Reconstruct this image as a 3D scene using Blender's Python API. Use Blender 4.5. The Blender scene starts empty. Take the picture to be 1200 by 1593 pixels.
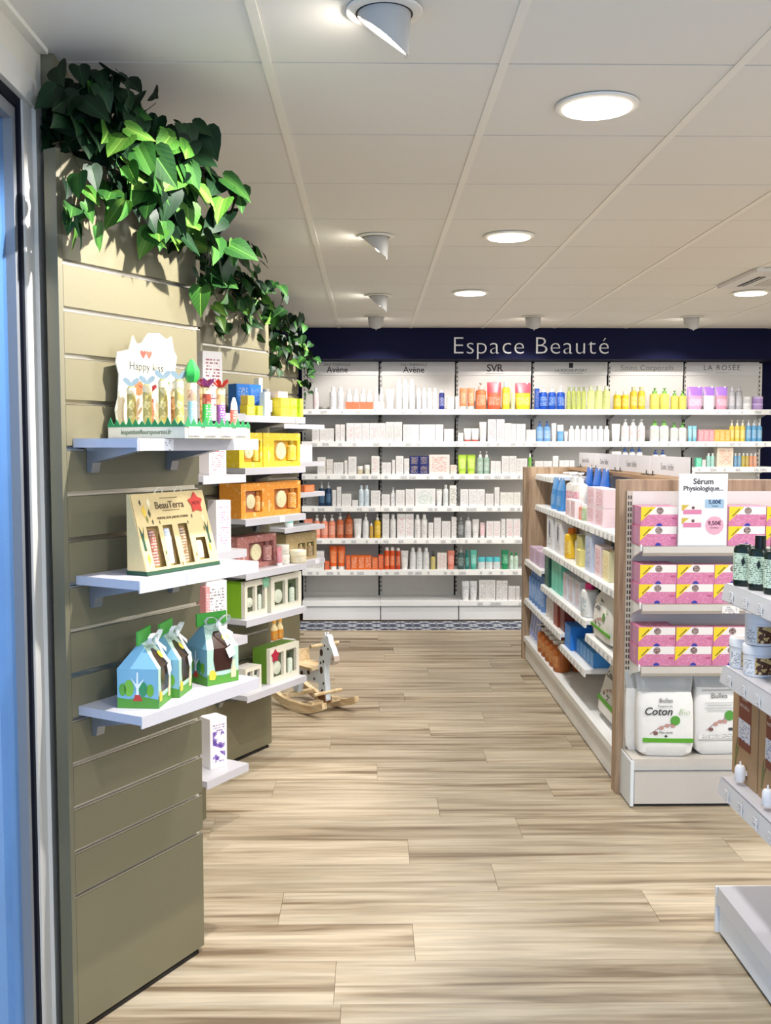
import bpy, math, random
from mathutils import Vector, Matrix
random.seed(7)
scene = bpy.context.scene
COL = scene.collection
R_ = math.radians

# ------------------------------------------------------------------ camera, world, exposure
CEIL = 2.459
cam_d = bpy.data.cameras.new('camera')
cam_d.sensor_fit = 'VERTICAL'; cam_d.sensor_height = 36.0
cam_d.lens = 36.0 * 1585.0 / 1593.0
cam_d.clip_start = 0.05; cam_d.clip_end = 100
cam = bpy.data.objects.new('camera', cam_d); COL.objects.link(cam)
cam.location = (0, 0, 1.50)
cam.rotation_euler = (math.pi/2 - 0.0676, 0, -0.01495)
scene.camera = cam

world = bpy.data.worlds.new('daylight'); scene.world = world
world.use_nodes = True
wb = world.node_tree.nodes['Background']
wb.inputs['Color'].default_value = (0.50, 0.71, 1.0, 1); wb.inputs['Strength'].default_value = 3.6

vs = scene.view_settings
vs.view_transform = 'Standard'; vs.look = 'None'; vs.gamma = 1.0; vs.use_curve_mapping = False
vs.exposure = -0.25
SPOT_W = 185; WASH_W = 52; DOWN_W = 25

# ------------------------------------------------------------------ materials
def lin(c):
    c /= 255.0
    return c/12.92 if c <= 0.04045 else ((c+0.055)/1.055)**2.4
def rgb(r, g, b): return (lin(r), lin(g), lin(b), 1)
MC = {}
def mat(name, col, rough=.5, metal=0.0, spec=.5, trans=0.0, emit=0.0, alpha=1.0, ior=1.45, coat=0.0):
    if name in MC: return MC[name]
    m = bpy.data.materials.new(name); m.use_nodes = True
    b = m.node_tree.nodes['Principled BSDF']
    b.inputs['Base Color'].default_value = rgb(*col)
    b.inputs['Roughness'].default_value = rough
    b.inputs['Metallic'].default_value = metal
    b.inputs['Specular IOR Level'].default_value = spec
    b.inputs['Transmission Weight'].default_value = trans
    b.inputs['IOR'].default_value = ior
    b.inputs['Alpha'].default_value = alpha
    if emit:
        b.inputs['Emission Color'].default_value = rgb(*col); b.inputs['Emission Strength'].default_value = emit
    MC[name] = m
    return m
def cm(col, rough=.45, **k):
    return mat('c%02x%02x%02x_%d_%s' % (*col, int(rough*100), '_'.join('%s%g' % i for i in k.items())), col, rough, **k)

class NT:
    def __init__(s, m): s.t = m.node_tree; s.b = s.t.nodes['Principled BSDF']
    def n(s, typ, **kw):
        x = s.t.nodes.new(typ)
        for k, v in kw.items(): setattr(x, k, v)
        return x
    def l(s, a, b): s.t.links.new(a, b)
    def math(s, op, a, b=None):
        x = s.n('ShaderNodeMath', operation=op)
        for i, v in enumerate((a, b)):
            if v is None: continue
            if isinstance(v, (int, float)): x.inputs[i].default_value = v
            else: s.l(v, x.inputs[i])
        return x.outputs[0]
    def mix(s, fac, a, b):
        x = s.n('ShaderNodeMix', data_type='RGBA')
        for sock, v in ((x.inputs[0], fac), (x.inputs[6], a), (x.inputs[7], b)):
            if isinstance(v, (int, float)): sock.default_value = v
            elif isinstance(v, tuple): sock.default_value = v
            else: s.l(v, sock)
        return x.outputs[2]

def mprint(base, ink, rows=9, words=9, dens=.5, rough=.45):
    """paper or plastic printed with lines of small unreadable text"""
    key = 'print%02x%02x%02x_%02x%02x%02x_%d_%d_%g' % (*base, *ink, rows, words, dens)
    if key in MC: return MC[key]
    m = mat(key, base, rough); t = NT(m)
    tc = t.n('ShaderNodeTexCoord'); sx = t.n('ShaderNodeSeparateXYZ'); t.l(tc.outputs['Generated'], sx.inputs[0])
    oi = t.n('ShaderNodeObjectInfo')
    zr = t.math('MULTIPLY', sx.outputs[2], int(rows*1.4))
    line = t.math('LESS_THAN', t.math('FRACT', zr), .5)
    cx = t.n('ShaderNodeCombineXYZ')
    t.l(t.math('MULTIPLY', sx.outputs[0], words*1.5), cx.inputs[0])
    t.l(t.math('MULTIPLY', t.math('FLOOR', zr), 3.7), cx.inputs[1])
    t.l(t.math('MULTIPLY', oi.outputs['Random'], 40), cx.inputs[2])
    nz = t.n('ShaderNodeTexNoise'); nz.inputs['Scale'].default_value = 1.0; nz.inputs['Detail'].default_value = 1
    t.l(cx.outputs[0], nz.inputs['Vector'])
    word = t.math('GREATER_THAN', nz.outputs[0], 1-dens)
    mx = t.math('MULTIPLY', t.math('GREATER_THAN', sx.outputs[0], .08), t.math('LESS_THAN', sx.outputs[0], .92))
    fac = t.math('MULTIPLY', t.math('MULTIPLY', t.math('MULTIPLY', line, word), mx), .85)
    t.l(t.mix(fac, rgb(*base), rgb(*ink)), t.b.inputs['Base Color'])
    return m

def mmottle(name, cols, scale=20, rough=.5, detail=3):
    """printed mottled / floral pattern from a few colours"""
    if name in MC: return MC[name]
    m = mat(name, cols[0], rough); t = NT(m)
    tc = t.n('ShaderNodeTexCoord')
    nz = t.n('ShaderNodeTexNoise'); nz.inputs['Scale'].default_value = scale; nz.inputs['Detail'].default_value = detail
    t.l(tc.outputs['Object'], nz.inputs['Vector'])
    cr = t.n('ShaderNodeValToRGB'); cr.color_ramp.interpolation = 'CONSTANT'
    t.l(nz.outputs[0], cr.inputs[0])
    el = cr.color_ramp.elements
    el[0].position = 0; el[0].color = rgb(*cols[0])
    el[1].position = .42; el[1].color = rgb(*cols[1 % len(cols)])
    for i, c in enumerate(cols[2:]):
        e = el.new(.5 + .3*i/max(1, len(cols)-2)); e.color = rgb(*c)
    t.l(cr.outputs[0], t.b.inputs['Base Color'])
    return m

def mwood(name, c1, c2, c3, gscale=1.0, axis='X', rough=.42, rand=.12):
    if name in MC: return MC[name]
    m = mat(name, c1, rough); t = NT(m)
    tc = t.n('ShaderNodeTexCoord'); oi = t.n('ShaderNodeObjectInfo')
    mp = t.n('ShaderNodeMapping'); t.l(tc.outputs['Object'], mp.inputs['Vector'])
    sc = {'X': (.55, 9, 9), 'Z': (9, 9, .55), 'Y': (9, .55, 9)}[axis]
    mp.inputs['Scale'].default_value = tuple(v*gscale for v in sc)
    off = t.n('ShaderNodeCombineXYZ')
    for i, k in enumerate((31, 57, 83)): t.l(t.math('MULTIPLY', oi.outputs['Random'], k), off.inputs[i])
    t.l(off.outputs[0], mp.inputs['Location'])
    n1 = t.n('ShaderNodeTexNoise'); n1.inputs['Scale'].default_value = 1.3; n1.inputs['Detail'].default_value = 5; n1.inputs['Distortion'].default_value = .7
    t.l(mp.outputs[0], n1.inputs['Vector'])
    n2 = t.n('ShaderNodeTexNoise'); n2.inputs['Scale'].default_value = 5.5; n2.inputs['Detail'].default_value = 6; n2.inputs['Distortion'].default_value = .3
    t.l(mp.outputs[0], n2.inputs['Vector'])
    cr = t.n('ShaderNodeValToRGB'); t.l(n1.outputs[0], cr.inputs[0])
    e = cr.color_ramp.elements
    e[0].position = .33; e[0].color = rgb(*c3); e[1].position = .58; e[1].color = rgb(*c1)
    k = e.new(.44); k.color = rgb(*c2)
    f2 = t.n('ShaderNodeValToRGB'); t.l(n2.outputs[0], f2.inputs[0])
    f2.color_ramp.elements[0].position = .35; f2.color_ramp.elements[0].color = (.55, .55, .55, 1)
    f2.color_ramp.elements[1].position = .6; f2.color_ramp.elements[1].color = (1, 1, 1, 1)
    mu = t.n('ShaderNodeMix', data_type='RGBA', blend_type='MULTIPLY'); mu.inputs[0].default_value = .55
    t.l(cr.outputs[0], mu.inputs[6]); t.l(f2.outputs[0], mu.inputs[7])
    hv = t.n('ShaderNodeHueSaturation')
    t.l(t.math('ADD', t.math('MULTIPLY', oi.outputs['Random'], 2*rand), 1-rand), hv.inputs['Value'])
    t.l(mu.outputs[2], hv.inputs['Color']); t.l(hv.outputs[0], t.b.inputs['Base Color'])
    bp = t.n('ShaderNodeBump'); bp.inputs['Strength'].default_value = .06; bp.inputs['Distance'].default_value = .002
    t.l(n2.outputs[0], bp.inputs['Height']); t.l(bp.outputs[0], t.b.inputs['Normal'])
    return m

def mspeck(name, col, rough=.6, scale=180, amt=.06):
    """painted or laminated surface with very faint speckle"""
    if name in MC: return MC[name]
    m = mat(name, col, rough); t = NT(m)
    tc = t.n('ShaderNodeTexCoord')
    nz = t.n('ShaderNodeTexNoise'); nz.inputs['Scale'].default_value = scale; nz.inputs['Detail'].default_value = 2
    t.l(tc.outputs['Object'], nz.inputs['Vector'])
    hv = t.n('ShaderNodeHueSaturation'); hv.inputs['Color'].default_value = rgb(*col)
    t.l(t.math('ADD', t.math('MULTIPLY', nz.outputs[0], 2*amt), 1-amt), hv.inputs['Value'])
    t.l(hv.outputs[0], t.b.inputs['Base Color'])
    return m

WHITE = mspeck('white_lacquer', (243, 243, 243), .35)
SHELFE = mspeck('warm_white_shelf', (206, 199, 190), .4)
PANELW = mspeck('white_back_panel', (222, 218, 212), .5)
GREYM = mat('grey_metal', (150, 152, 156), .35, .6)
ALU = mat('aluminium', (205, 202, 195), .28, .9)
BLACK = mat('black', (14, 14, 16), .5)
OLIVE = mspeck('olive_laminate', (116, 110, 86), .5, 90, .04)
OLIVED = mspeck('olive_trim', (112, 108, 87), .5, 90, .04)
SHELFW = mspeck('pale_grey_shelf', (192, 190, 196), .4)
NAVY = mspeck('navy_paint', (10, 14, 48), .7); NT(NAVY).b.inputs['Specular IOR Level'].default_value = .15
OAK = mwood('brown_oak', (188, 160, 132), (170, 142, 115), (146, 119, 94), 1.6, 'Z', .5, .03)
FLOORW = mwood('floor_oak', (196, 181, 157), (174, 157, 131), (126, 107, 83), 1.15, 'X', .42, .12)

# ------------------------------------------------------------------ mesh helpers
class MB:
    def __init__(s): s.v = []; s.f = []; s.sm = []
    def add(s, vs_, fs, smooth=False):
        o = len(s.v); s.v += [tuple(p) for p in vs_]
        s.f += [tuple(i+o for i in f) for f in fs]; s.sm += [smooth]*len(fs); return s
    def box(s, x0, x1, y0, y1, z0, z1):
        return s.add([(x0,y0,z0),(x1,y0,z0),(x1,y1,z0),(x0,y1,z0),(x0,y0,z1),(x1,y0,z1),(x1,y1,z1),(x0,y1,z1)],
            [(0,3,2,1),(4,5,6,7),(0,1,5,4),(1,2,6,5),(2,3,7,6),(3,0,4,7)])
    def prism_xz(s, poly, y0, y1):
        """polygon in x,z counter-clockwise seen from the front (-y), extruded y0..y1"""
        n = len(poly)
        vv = [(x, y0, z) for x, z in poly] + [(x, y1, z) for x, z in poly]
        ff = [tuple(range(n)), tuple(range(2*n-1, n-1, -1))] + [(i, i+n, (i+1) % n+n, (i+1) % n) for i in range(n)]
        return s.add(vv, ff)
    def prism_xy(s, poly, z0, z1):
        n = len(poly)
        vv = [(x, y, z0) for x, y in poly] + [(x, y, z1) for x, y in poly]
        ff = [tuple(range(n-1, -1, -1)), tuple(range(n, 2*n))] + [(i, (i+1) % n, (i+1) % n+n, i+n) for i in range(n)]
        return s.add(vv, ff)
    def prism_yz(s, poly, x0, x1):
        """polygon in y,z, extruded along x"""
        n = len(poly)
        vv = [(x0, y, z) for y, z in poly] + [(x1, y, z) for y, z in poly]
        ff = [tuple(range(n-1, -1, -1)), tuple(range(n, 2*n))] + [(i, (i+1) % n, (i+1) % n+n, i+n) for i in range(n)]
        return s.add(vv, ff)
    def loft(s, rings, n=16, a0=None, a1=None, cx=0, cy=0, smooth=True, e=2.0):
        """rings of (rx, ry, z[, dx, dy]); closed when a0 is None"""
        full = a0 is None
        if full: a0, a1 = 0, 2*math.pi
        cnt = n if full else n+1
        vv = []
        for r in rings:
            rx, ry, z = r[:3]; dx = r[3] if len(r) > 3 else 0; dy = r[4] if len(r) > 4 else 0
            for i in range(cnt):
                a = a0 + (a1-a0)*i/n
                c, q = math.cos(a), math.sin(a)
                if e != 2.0:
                    c = math.copysign(abs(c)**(2/e), c); q = math.copysign(abs(q)**(2/e), q)
                vv.append((cx+dx+rx*c, cy+dy+ry*q, z))
        ff = []
        for k in range(len(rings)-1):
            for i in range(n):
                j = (i+1) % cnt if full else i+1
                ff.append((k*cnt+i, k*cnt+j, (k+1)*cnt+j, (k+1)*cnt+i))
        s.add(vv, ff, smooth)
        if full:
            o = len(s.v)-len(vv)
            s.f.append(tuple(o+i for i in range(n-1, -1, -1))); s.sm.append(False)
            s.f.append(tuple(o+(len(rings)-1)*n+i for i in range(n))); s.sm.append(False)
        return s
    def cyl(s, r, z0, z1, n=16, cx=0, cy=0): return s.loft([(r, r, z0), (r, r, z1)], n, cx=cx, cy=cy)
    def tube(s, pts, r, n=6, closed=False):
        pts = [Vector(p) for p in pts]; m = len(pts); vv = []
        for i, p in enumerate(pts):
            a = pts[(i-1) % m] if (i or closed) else p
            b = pts[(i+1) % m] if (i < m-1 or closed) else p
            t = (b-a).normalized(); q = t.orthogonal().normalized()
            if i: q = (pq - t*pq.dot(t)).normalized()
            pq = q; w = t.cross(q)
            rr = r[i] if isinstance(r, (list, tuple)) else r
            for k in range(n):
                an = 2*math.pi*k/n; vv.append(p + (q*math.cos(an)+w*math.sin(an))*rr)
        ff = []
        for i in range(m if closed else m-1):
            j = (i+1) % m
            for k in range(n): ff.append((i*n+k, i*n+(k+1) % n, j*n+(k+1) % n, j*n+k))
        s.add(vv, ff, True)
        if not closed:
            o = len(s.v)-len(vv)
            s.f.append(tuple(o+k for k in range(n-1, -1, -1))); s.sm.append(False)
            s.f.append(tuple(o+(m-1)*n+k for k in range(n))); s.sm.append(False)
        return s
    def xf(s, M):
        s.v = [tuple(M @ Vector(p)) for p in s.v]; return s
    def mesh(s, name):
        me = bpy.data.meshes.new(name); me.from_pydata(s.v, [], s.f); me.update()
        if any(s.sm):
            me.polygons.foreach_set('use_smooth', s.sm)
            me.set_sharp_from_angle(angle=R_(38))
        return me
def link(o, parent=None):
    COL.objects.link(o)
    if parent is not None: o.parent = parent
    return o
def obj(name, mb, m, parent=None, loc=(0,0,0), rz=0.0, rot=None):
    me = mb if isinstance(mb, bpy.types.Mesh) else mb.mesh(name)
    if m is not None and not me.materials: me.materials.append(m)
    o = bpy.data.objects.new(name, me); o.location = loc
    o.rotation_euler = rot if rot else (0, 0, rz)
    return link(o, parent)
def part(name, mb, m, parent, loc=(0,0,0), rz=0.0, rot=None, label=None, kind=None):
    o = obj(name, mb, m, parent, loc, rz, rot)
    if label: o['label'] = label
    if kind: o['kind'] = kind
    return o
def tag(o, label, cat, group=None):
    o['label'] = label; o['category'] = cat
    if group: o['group'] = group
    return o
def struct(o, label=None):
    o['kind'] = 'structure'
    if label: o['label'] = label
    return o
def thing(name, label, cat, loc=(0,0,0), rz=0.0, group=None):
    o = bpy.data.objects.new(name, None); o.location = loc; o.rotation_euler = (0, 0, rz)
    o.empty_display_size = .05
    link(o); tag(o, label, cat, group)
    return o
def copy_tree(o, parent=None):
    c = o.copy(); COL.objects.link(c)
    if parent is not None: c.parent = parent
    for ch in list(o.children): copy_tree(ch, c)
    return c
MESHC = {}
def cached(key, fn):
    if key not in MESHC: MESHC[key] = fn().mesh(key[0])
    return MESHC[key]
def cmesh(key, fn, m):
    """mesh shared by all alike pieces of one material"""
    k = key + (m.name,)
    if k not in MESHC:
        me = fn().mesh(key[0]); me.materials.append(m); MESHC[k] = me
    return MESHC[k]
def bx(x0, x1, y0, y1, z0, z1): return MB().box(x0, x1, y0, y1, z0, z1)
def cbox(w, d, h, c=.0015):
    """carton with eased vertical edges, centred in x and y, standing on z=0"""
    x, y = w/2, d/2
    p = [(-x+c,-y),(x-c,-y),(x,-y+c),(x,y-c),(x-c,y),(-x+c,y),(-x,y-c),(-x,-y+c)]
    return MB().prism_xy(p, 0, h)

# lettering: text turned into a thin mesh standing upright, facing -y, centred on x
TXT = {}
def text_mesh(s, size, depth=.001, off=0.0, align='CENTER', space=1.0, shear=0.0):
    k = (s, round(size, 4), depth, off, align, space, shear)
    if k in TXT: return TXT[k]
    cu = bpy.data.curves.new('lettering', 'FONT'); cu.body = s; cu.size = size; cu.extrude = depth/2
    cu.align_x = align; cu.resolution_u = 3; cu.offset = off; cu.space_character = space; cu.shear = shear
    o = bpy.data.objects.new('lettering', cu); COL.objects.link(o)
    dg = bpy.context.evaluated_depsgraph_get()
    me = bpy.data.meshes.new_from_object(o.evaluated_get(dg))
    bpy.data.objects.remove(o); bpy.data.curves.remove(cu)
    for v in me.vertices:
        x, y, z = v.co; v.co = (x, -z, y)
    me.materials.clear()
    TXT[k] = me
    return me
def text(name, s, size, m, parent, loc, depth=.001, off=0.0, align='CENTER', space=1.0, rz=0.0, sx=1.0, shear=0.0, rot=None):
    me = text_mesh(s, size, depth, off, align, space, shear)
    if not me.materials: me.materials.append(m)
    elif me.materials[0] != m:
        me = me.copy(); me.materials.clear(); me.materials.append(m)
    o = bpy.data.objects.new(name, me); o.location = loc; o.rotation_euler = rot if rot else (0, 0, rz); o.scale = (sx, 1, 1)
    return link(o, parent)
ORD = ['first','second','third','fourth','fifth','sixth','seventh','eighth','ninth','tenth','eleventh','twelfth']
NUM = ['zero','one','two','three','four','five','six','seven','eight','nine','ten','eleven','twelve']

# ================================================================== THE SETTING
# ---- floor of oak-look planks
Y0P, PW = 2.634, .2277
floor = struct(obj('floor', bx(-.86, 5.0, -2.2, 9.0, -.10, -.0042), mat('floor_screed', (120, 104, 84), .8)))
known = {0: -.10, 1: .13, 2: -.29, 3: .43, 4: .14, 5: .58, 6: .28, 7: .78, 8: .03, 9: .55, 10: -.2, 11: .31, 12: .62, 13: .05, 14: .2}
planks = {}
row = -10
while True:
    ya = Y0P + row*PW; yb = ya + PW
    if ya > 8.10: break
    yb = min(yb, 8.104)
    x = known.get(row, random.uniform(-.6, .6)); L = 1.2
    while x > -.85: x -= L
    while x < 4.4:
        xa, xb = max(x, -.85), min(x+L, 4.5)
        if xb-xa > .03:
            key = ('plank', round(xb-xa, 3), round(yb-ya, 3))
            w, d = xb-xa, yb-ya
            me = cmesh(key, lambda: bx(-w/2+.0006, w/2-.0006, -d/2+.0006, d/2-.0006, -.004, 0), FLOORW)
            part('plank', me, None, floor, ((xa+xb)/2, (ya+yb)/2, 0))
        x += L
    row += 1
# ---- navy and white cement tiles along the back wall
def mtile():
    m = mat('cement_tile', (20, 32, 66), .45); t = NT(m)
    tc = t.n('ShaderNodeTexCoord'); mp = t.n('ShaderNodeMapping'); mp.inputs['Scale'].default_value = (7.5, 7.5, 1)
    t.l(tc.outputs['Object'], mp.inputs['Vector'])
    sx = t.n('ShaderNodeSeparateXYZ'); t.l(mp.outputs[0], sx.inputs[0])
    fx = t.math('ABSOLUTE', t.math('SUBTRACT', t.math('FRACT', sx.outputs[0]), .5))
    fy = t.math('ABSOLUTE', t.math('SUBTRACT', t.math('FRACT', sx.outputs[1]), .5))
    dia = t.math('ADD', fx, fy)
    k = t.math('MULTIPLY', t.math('GREATER_THAN', dia, .41), t.math('LESS_THAN', dia, .57))
    t.l(t.mix(k, rgb(22, 36, 72), rgb(214, 220, 228)), t.b.inputs['Base Color'])
    return m
TILE = mtile()
i = 0
x = -.85
while x < 4.4:
    for r in range(2):
        me = cmesh(('tile',), lambda: bx(-.0985, .0985, -.0985, .0985, -.004, 0), TILE)
        part('tile', me, None, floor, (x+.1, 8.206+.2*r, 0))
    x += .2

# ---- suspended ceiling of 60 cm tiles
ceiling = struct(obj('ceiling', bx(-.86, 5.0, -2.2, 9.0, CEIL+.03, CEIL+.12), mat('ceiling_void', (40, 38, 34), .9)))
TILEC = mspeck('ceiling_tile', (224, 222, 216), .9, 320, .03)
TEE = mat('ceiling_rail', (232, 229, 220), .5)
X0C, Y0C = -.2605, 2.649
xs = [-.81] + [X0C+.6*k for k in range(0, 9)]
ys = [Y0C+.6*j for j in range(-7, 10)] + [8.57]
for a in range(len(xs)-1):
    for b in range(len(ys)-1):
        w, d = xs[a+1]-xs[a], ys[b+1]-ys[b]
        me = cmesh(('ceiling_tile', round(w, 3), round(d, 3)), lambda: bx(-w/2+.010, w/2-.010, -d/2+.0032, d/2-.0032, 0, .015), TILEC)
        part('ceiling_tile', me, None, ceiling, ((xs[a]+xs[a+1])/2, (ys[b]+ys[b+1])/2, CEIL))
for xx in xs[1:-1]:
    part('ceiling_rail', cmesh(('ceiling_rail',), lambda: bx(-.012, .012, -1.6, 8.57, -.003, .02), TEE), None, ceiling, (xx, 0, CEIL))
part('edge_rail', bx(-.81, -.786, -1.6, 2.57, CEIL-.012, CEIL+.02), TEE, ceiling)

# ---- walls
WALLP = mspeck('warm_white_paint', (214, 209, 198), .7)
wl = struct(obj('wall_left', bx(-.93, -.81, 2.585, 9.0, 0, CEIL+.03), OLIVED))
lint = struct(obj('wall_left_over_door', bx(-.93, -.81, -2.2, 2.585, 2.37, CEIL+.03), WALLP))
wb_ = struct(obj('wall_back', bx(-.93, 5.0, 8.90, 9.0, 0, CEIL+.03), NAVY))
wr = struct(obj('wall_right', bx(4.5, 4.6, -2.2, 9.0, 0, CEIL+.03), WALLP))
# shop front behind the viewer: posts and a lintel, open glazing between
wn = MB()
wn.box(-.93, 5.0, -2.2, -2.05, 2.35, CEIL+.03).box(-.93, 5.0, -2.2, -2.05, 0, .12)
for px in (-.93, .9, 2.8, 4.6): wn.box(px, px+.1, -2.2, -2.05, .12, 2.35)
struct(obj('wall_front', wn, WALLP))
pav = struct(obj('ground_outside', bx(-9, -.93, -9, 9, -.14, -.1), mspeck('pavement', (150, 150, 148), .9, 30, .1)))

# ---- olive corner post next to the door
struct(obj('trim_1', bx(-.845, -.780, 2.590, 2.72, 0, CEIL-.003), OLIVED))

# ---- glazed door / window in the left wall
FRAMEW = mat('frame_white', (212, 210, 206), .4)
win = bpy.data.objects.new('window_1', None); win.location = (-.81, 2.585, 0); link(win); struct(win, 'tall window with white frame and dark gasket at the left edge')
# local coords: x points into the room, y runs towards the viewer (negative)
part('casing', bx(-.09, .005, -.061, -.004, 0, 2.305), FRAMEW, win)
part('casing_head', bx(-.09, .005, -3.6, -.004, 2.305, 2.37), FRAMEW, win)
part('frame_post', bx(-.09, -.0047, -.1236, -.061, 0, 2.3045), FRAMEW, win)
GASK = mat('gasket', (10, 13, 26), .6, spec=.2)
part('gasket', bx(-.085, -.010, -.140, -.1236, 0, 2.3045), GASK, win)
part('gasket_head', bx(-.085, -.010, -3.6, -.140, 2.280, 2.3045), GASK, win)
SASH = mat('sash_grey', (120, 124, 130), .4)
part('sash_post', bx(-.08, -.018, -.160, -.140, 0, 2.280), SASH, win)
part('sash_head', bx(-.08, -.018, -3.6, -.160, 2.250, 2.280), SASH, win)
glass = mat('window_glass', (92, 142, 204), .08, alpha=.5)
part('pane', bx(-.048, -.040, -3.6, -.160, .0, 2.250), glass, win)
part('casing_foot', bx(-.09, -.012, -3.6, -.160, 0, .04), FRAMEW, win)

# ---- ceiling fittings
LAMPG = mat('lamp_housing', (188, 186, 182), .5)
SGLOW = mat('spot_glow', (255, 246, 232), .5, emit=90)
GLOW = mat('lamp_glow', (255, 246, 230), .5, emit=14)
def spotlight(x, y, facing, aim, power, cone, label):
    """gimbal ceiling spot: flange, obliquely cut snoot, lamp; facing = direction the opening looks"""
    t = thing('ceiling_spotlight', label, 'spotlight', (x, y, CEIL-.003), 0, 'oblique ceiling spotlights')
    fl = MB(); n = 32
    fl.loft([(.062, .062, -.001), (.084, .084, -.001), (.086, .086, -.005), (.064, .064, -.009), (.062, .062, -.001)], n)
    part('flange', MB().loft([(.086, .086, 0), (.084, .084, -.005), (.063, .063, -.007)], n), TEE, t)
    part('shadow_gap', MB().loft([(.064, .064, -.0075), (.064, .064, -.003)], n), BLACK, t)
    sn = MB(); vv = []; ff = []
    fa = math.atan2(facing[1], facing[0])
    for i in range(n):
        a = 2*math.pi*i/n
        k = math.cos(a-fa)               # +1 at the open side
        zb = -.055 + .045*k - .028*(1-k*k)*0
        tp = .90
        for (r, z) in ((.060, 0), (.060*(1-(.1*(-zb/.1))), zb), (.057*(1-(.1*(-zb/.1))), zb+.001), (.054, -.004)):
            vv.append((r*math.cos(a), r*math.sin(a), z))
    for i in range(n):
        j = (i+1) % n
        for k in range(3): ff.append((i*4+k, i*4+k+1, j*4+k+1, j*4+k))
    sn.add(vv, ff, True)
    part('snoot', sn, LAMPG, t)
    part('lamp', MB().loft([(.040, .040, -.003), (.040, .040, .003)], 24), SGLOW, t, (.008*facing[0], .008*facing[1], -.036), rot=Vector((facing[0], facing[1], -.75)).to_track_quat('-Z', 'Y').to_euler())
    clip = MB().tube([(-.052*math.cos(fa), -.052*math.sin(fa), -.095), (-.050*math.cos(fa), -.050*math.sin(fa), -.108)], .003)
    part('clip', clip, ALU, t)
    ld = bpy.data.lights.new('spot_beam', 'SPOT'); ld.energy = power; ld.spot_size = R_(cone); ld.spot_blend = .35
    ld.shadow_soft_size = .014; ld.color = (1, .95, .91)
    lo = bpy.data.objects.new('spot_beam', ld)
    lo.location = (.030*facing[0], .030*facing[1], -.052)
    d = Vector(aim) - Vector((x, y, CEIL-.05))
    lo.rotation_euler = d.to_track_quat('-Z', 'Y').to_euler()
    link(lo, t)
    return t
spotlight(.032, 2.33, (-1, .35), (-.62, 2.74, 1.42), SPOT_W, 84, 'nearest and largest ceiling spotlight, at the top edge, shining left')
spotlight(.027, 4.80, (-1, .3), (-.60, 5.0, 1.45), SPOT_W*.5, 92, 'second ceiling spotlight back, above the middle of the room, shining left')
spotlight(.054, 6.70, (-1, .3), (-.60, 6.9, 1.45), SPOT_W*.5, 92, 'third ceiling spotlight back, pointed cone left of the far downlight')
spotlight(.044, 7.80, (0, 1), (.04, 8.8, 1.15), WASH_W, 86, 'left of three ceiling spotlights washing the back wall')
spotlight(1.238, 7.80, (0, 1), (1.24, 8.8, 1.15), WASH_W, 86, 'middle of three ceiling spotlights washing the back wall')
spotlight(2.447, 7.80, (0, 1), (2.45, 8.8, 1.15), WASH_W, 86, 'right of three ceiling spotlights washing the back wall')
def downlight(x, y, label):
    t = thing('ceiling_downlight', label, 'downlight', (x, y, CEIL-.003), 0, 'round recessed ceiling downlights')
    part('bezel', MB().loft([(.118, .118, 0), (.116, .116, -.006), (.097, .097, -.009)], 40), TEE, t)
    part('diffuser', MB().loft([(.096, .096, -.0095), (.096, .096, -.0115)], 40), GLOW, t)
    ld = bpy.data.lights.new('downlight_glow', 'AREA'); ld.shape = 'DISK'; ld.size = .18; ld.energy = DOWN_W; ld.color = (1, .985, .95)
    lo = bpy.data.objects.new('downlight_glow', ld); lo.location = (0, 0, -.014); link(lo, t)
downlight(.645, 2.955, 'nearest and largest round downlight, glowing at the upper right')
downlight(.643, 4.78, 'second round downlight, in the middle of the ceiling')
downlight(.637, 6.55, 'far round downlight above the words on the navy header')
downlight(2.423, 6.53, 'round downlight at the right edge below the air vent')
for k, (x, y) in enumerate(((2.42, 4.78), (2.42, 2.955), (.645, 1.1), (2.42, 1.1), (3.6, 4.78), (3.6, 2.955), (3.7, 6.53), (.645, -.7), (2.42, -.7))):
    downlight(x, y, 'round ceiling downlight of the rows outside the picture')
# air conditioning cassette
t = thing('air_vent', 'white square ceiling air vent with dark slot at the right edge', 'vent', (2.44, 5.94, CEIL-.003))
part('panel', MB().loft([(.46, .46, 0), (.45, .45, -.018), (.40, .40, -.024)], 4, e=2, smooth=False).xf(Matrix.Rotation(math.pi/4, 4, 'Z')), FRAMEW, t)
part('slot', bx(-.255, -.215, -.17, .17, -.0262, -.020), BLACK, t)
part('slot', bx(.215, .255, -.17, .17, -.0262, -.020), BLACK, t)
part('louvre', bx(-.238, -.232, -.17, .17, -.0275, -.0255), FRAMEW, t)
part('grille', bx(-.16, .16, -.16, .16, -.0262, -.020), cm((190, 186, 178), .6), t)

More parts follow.
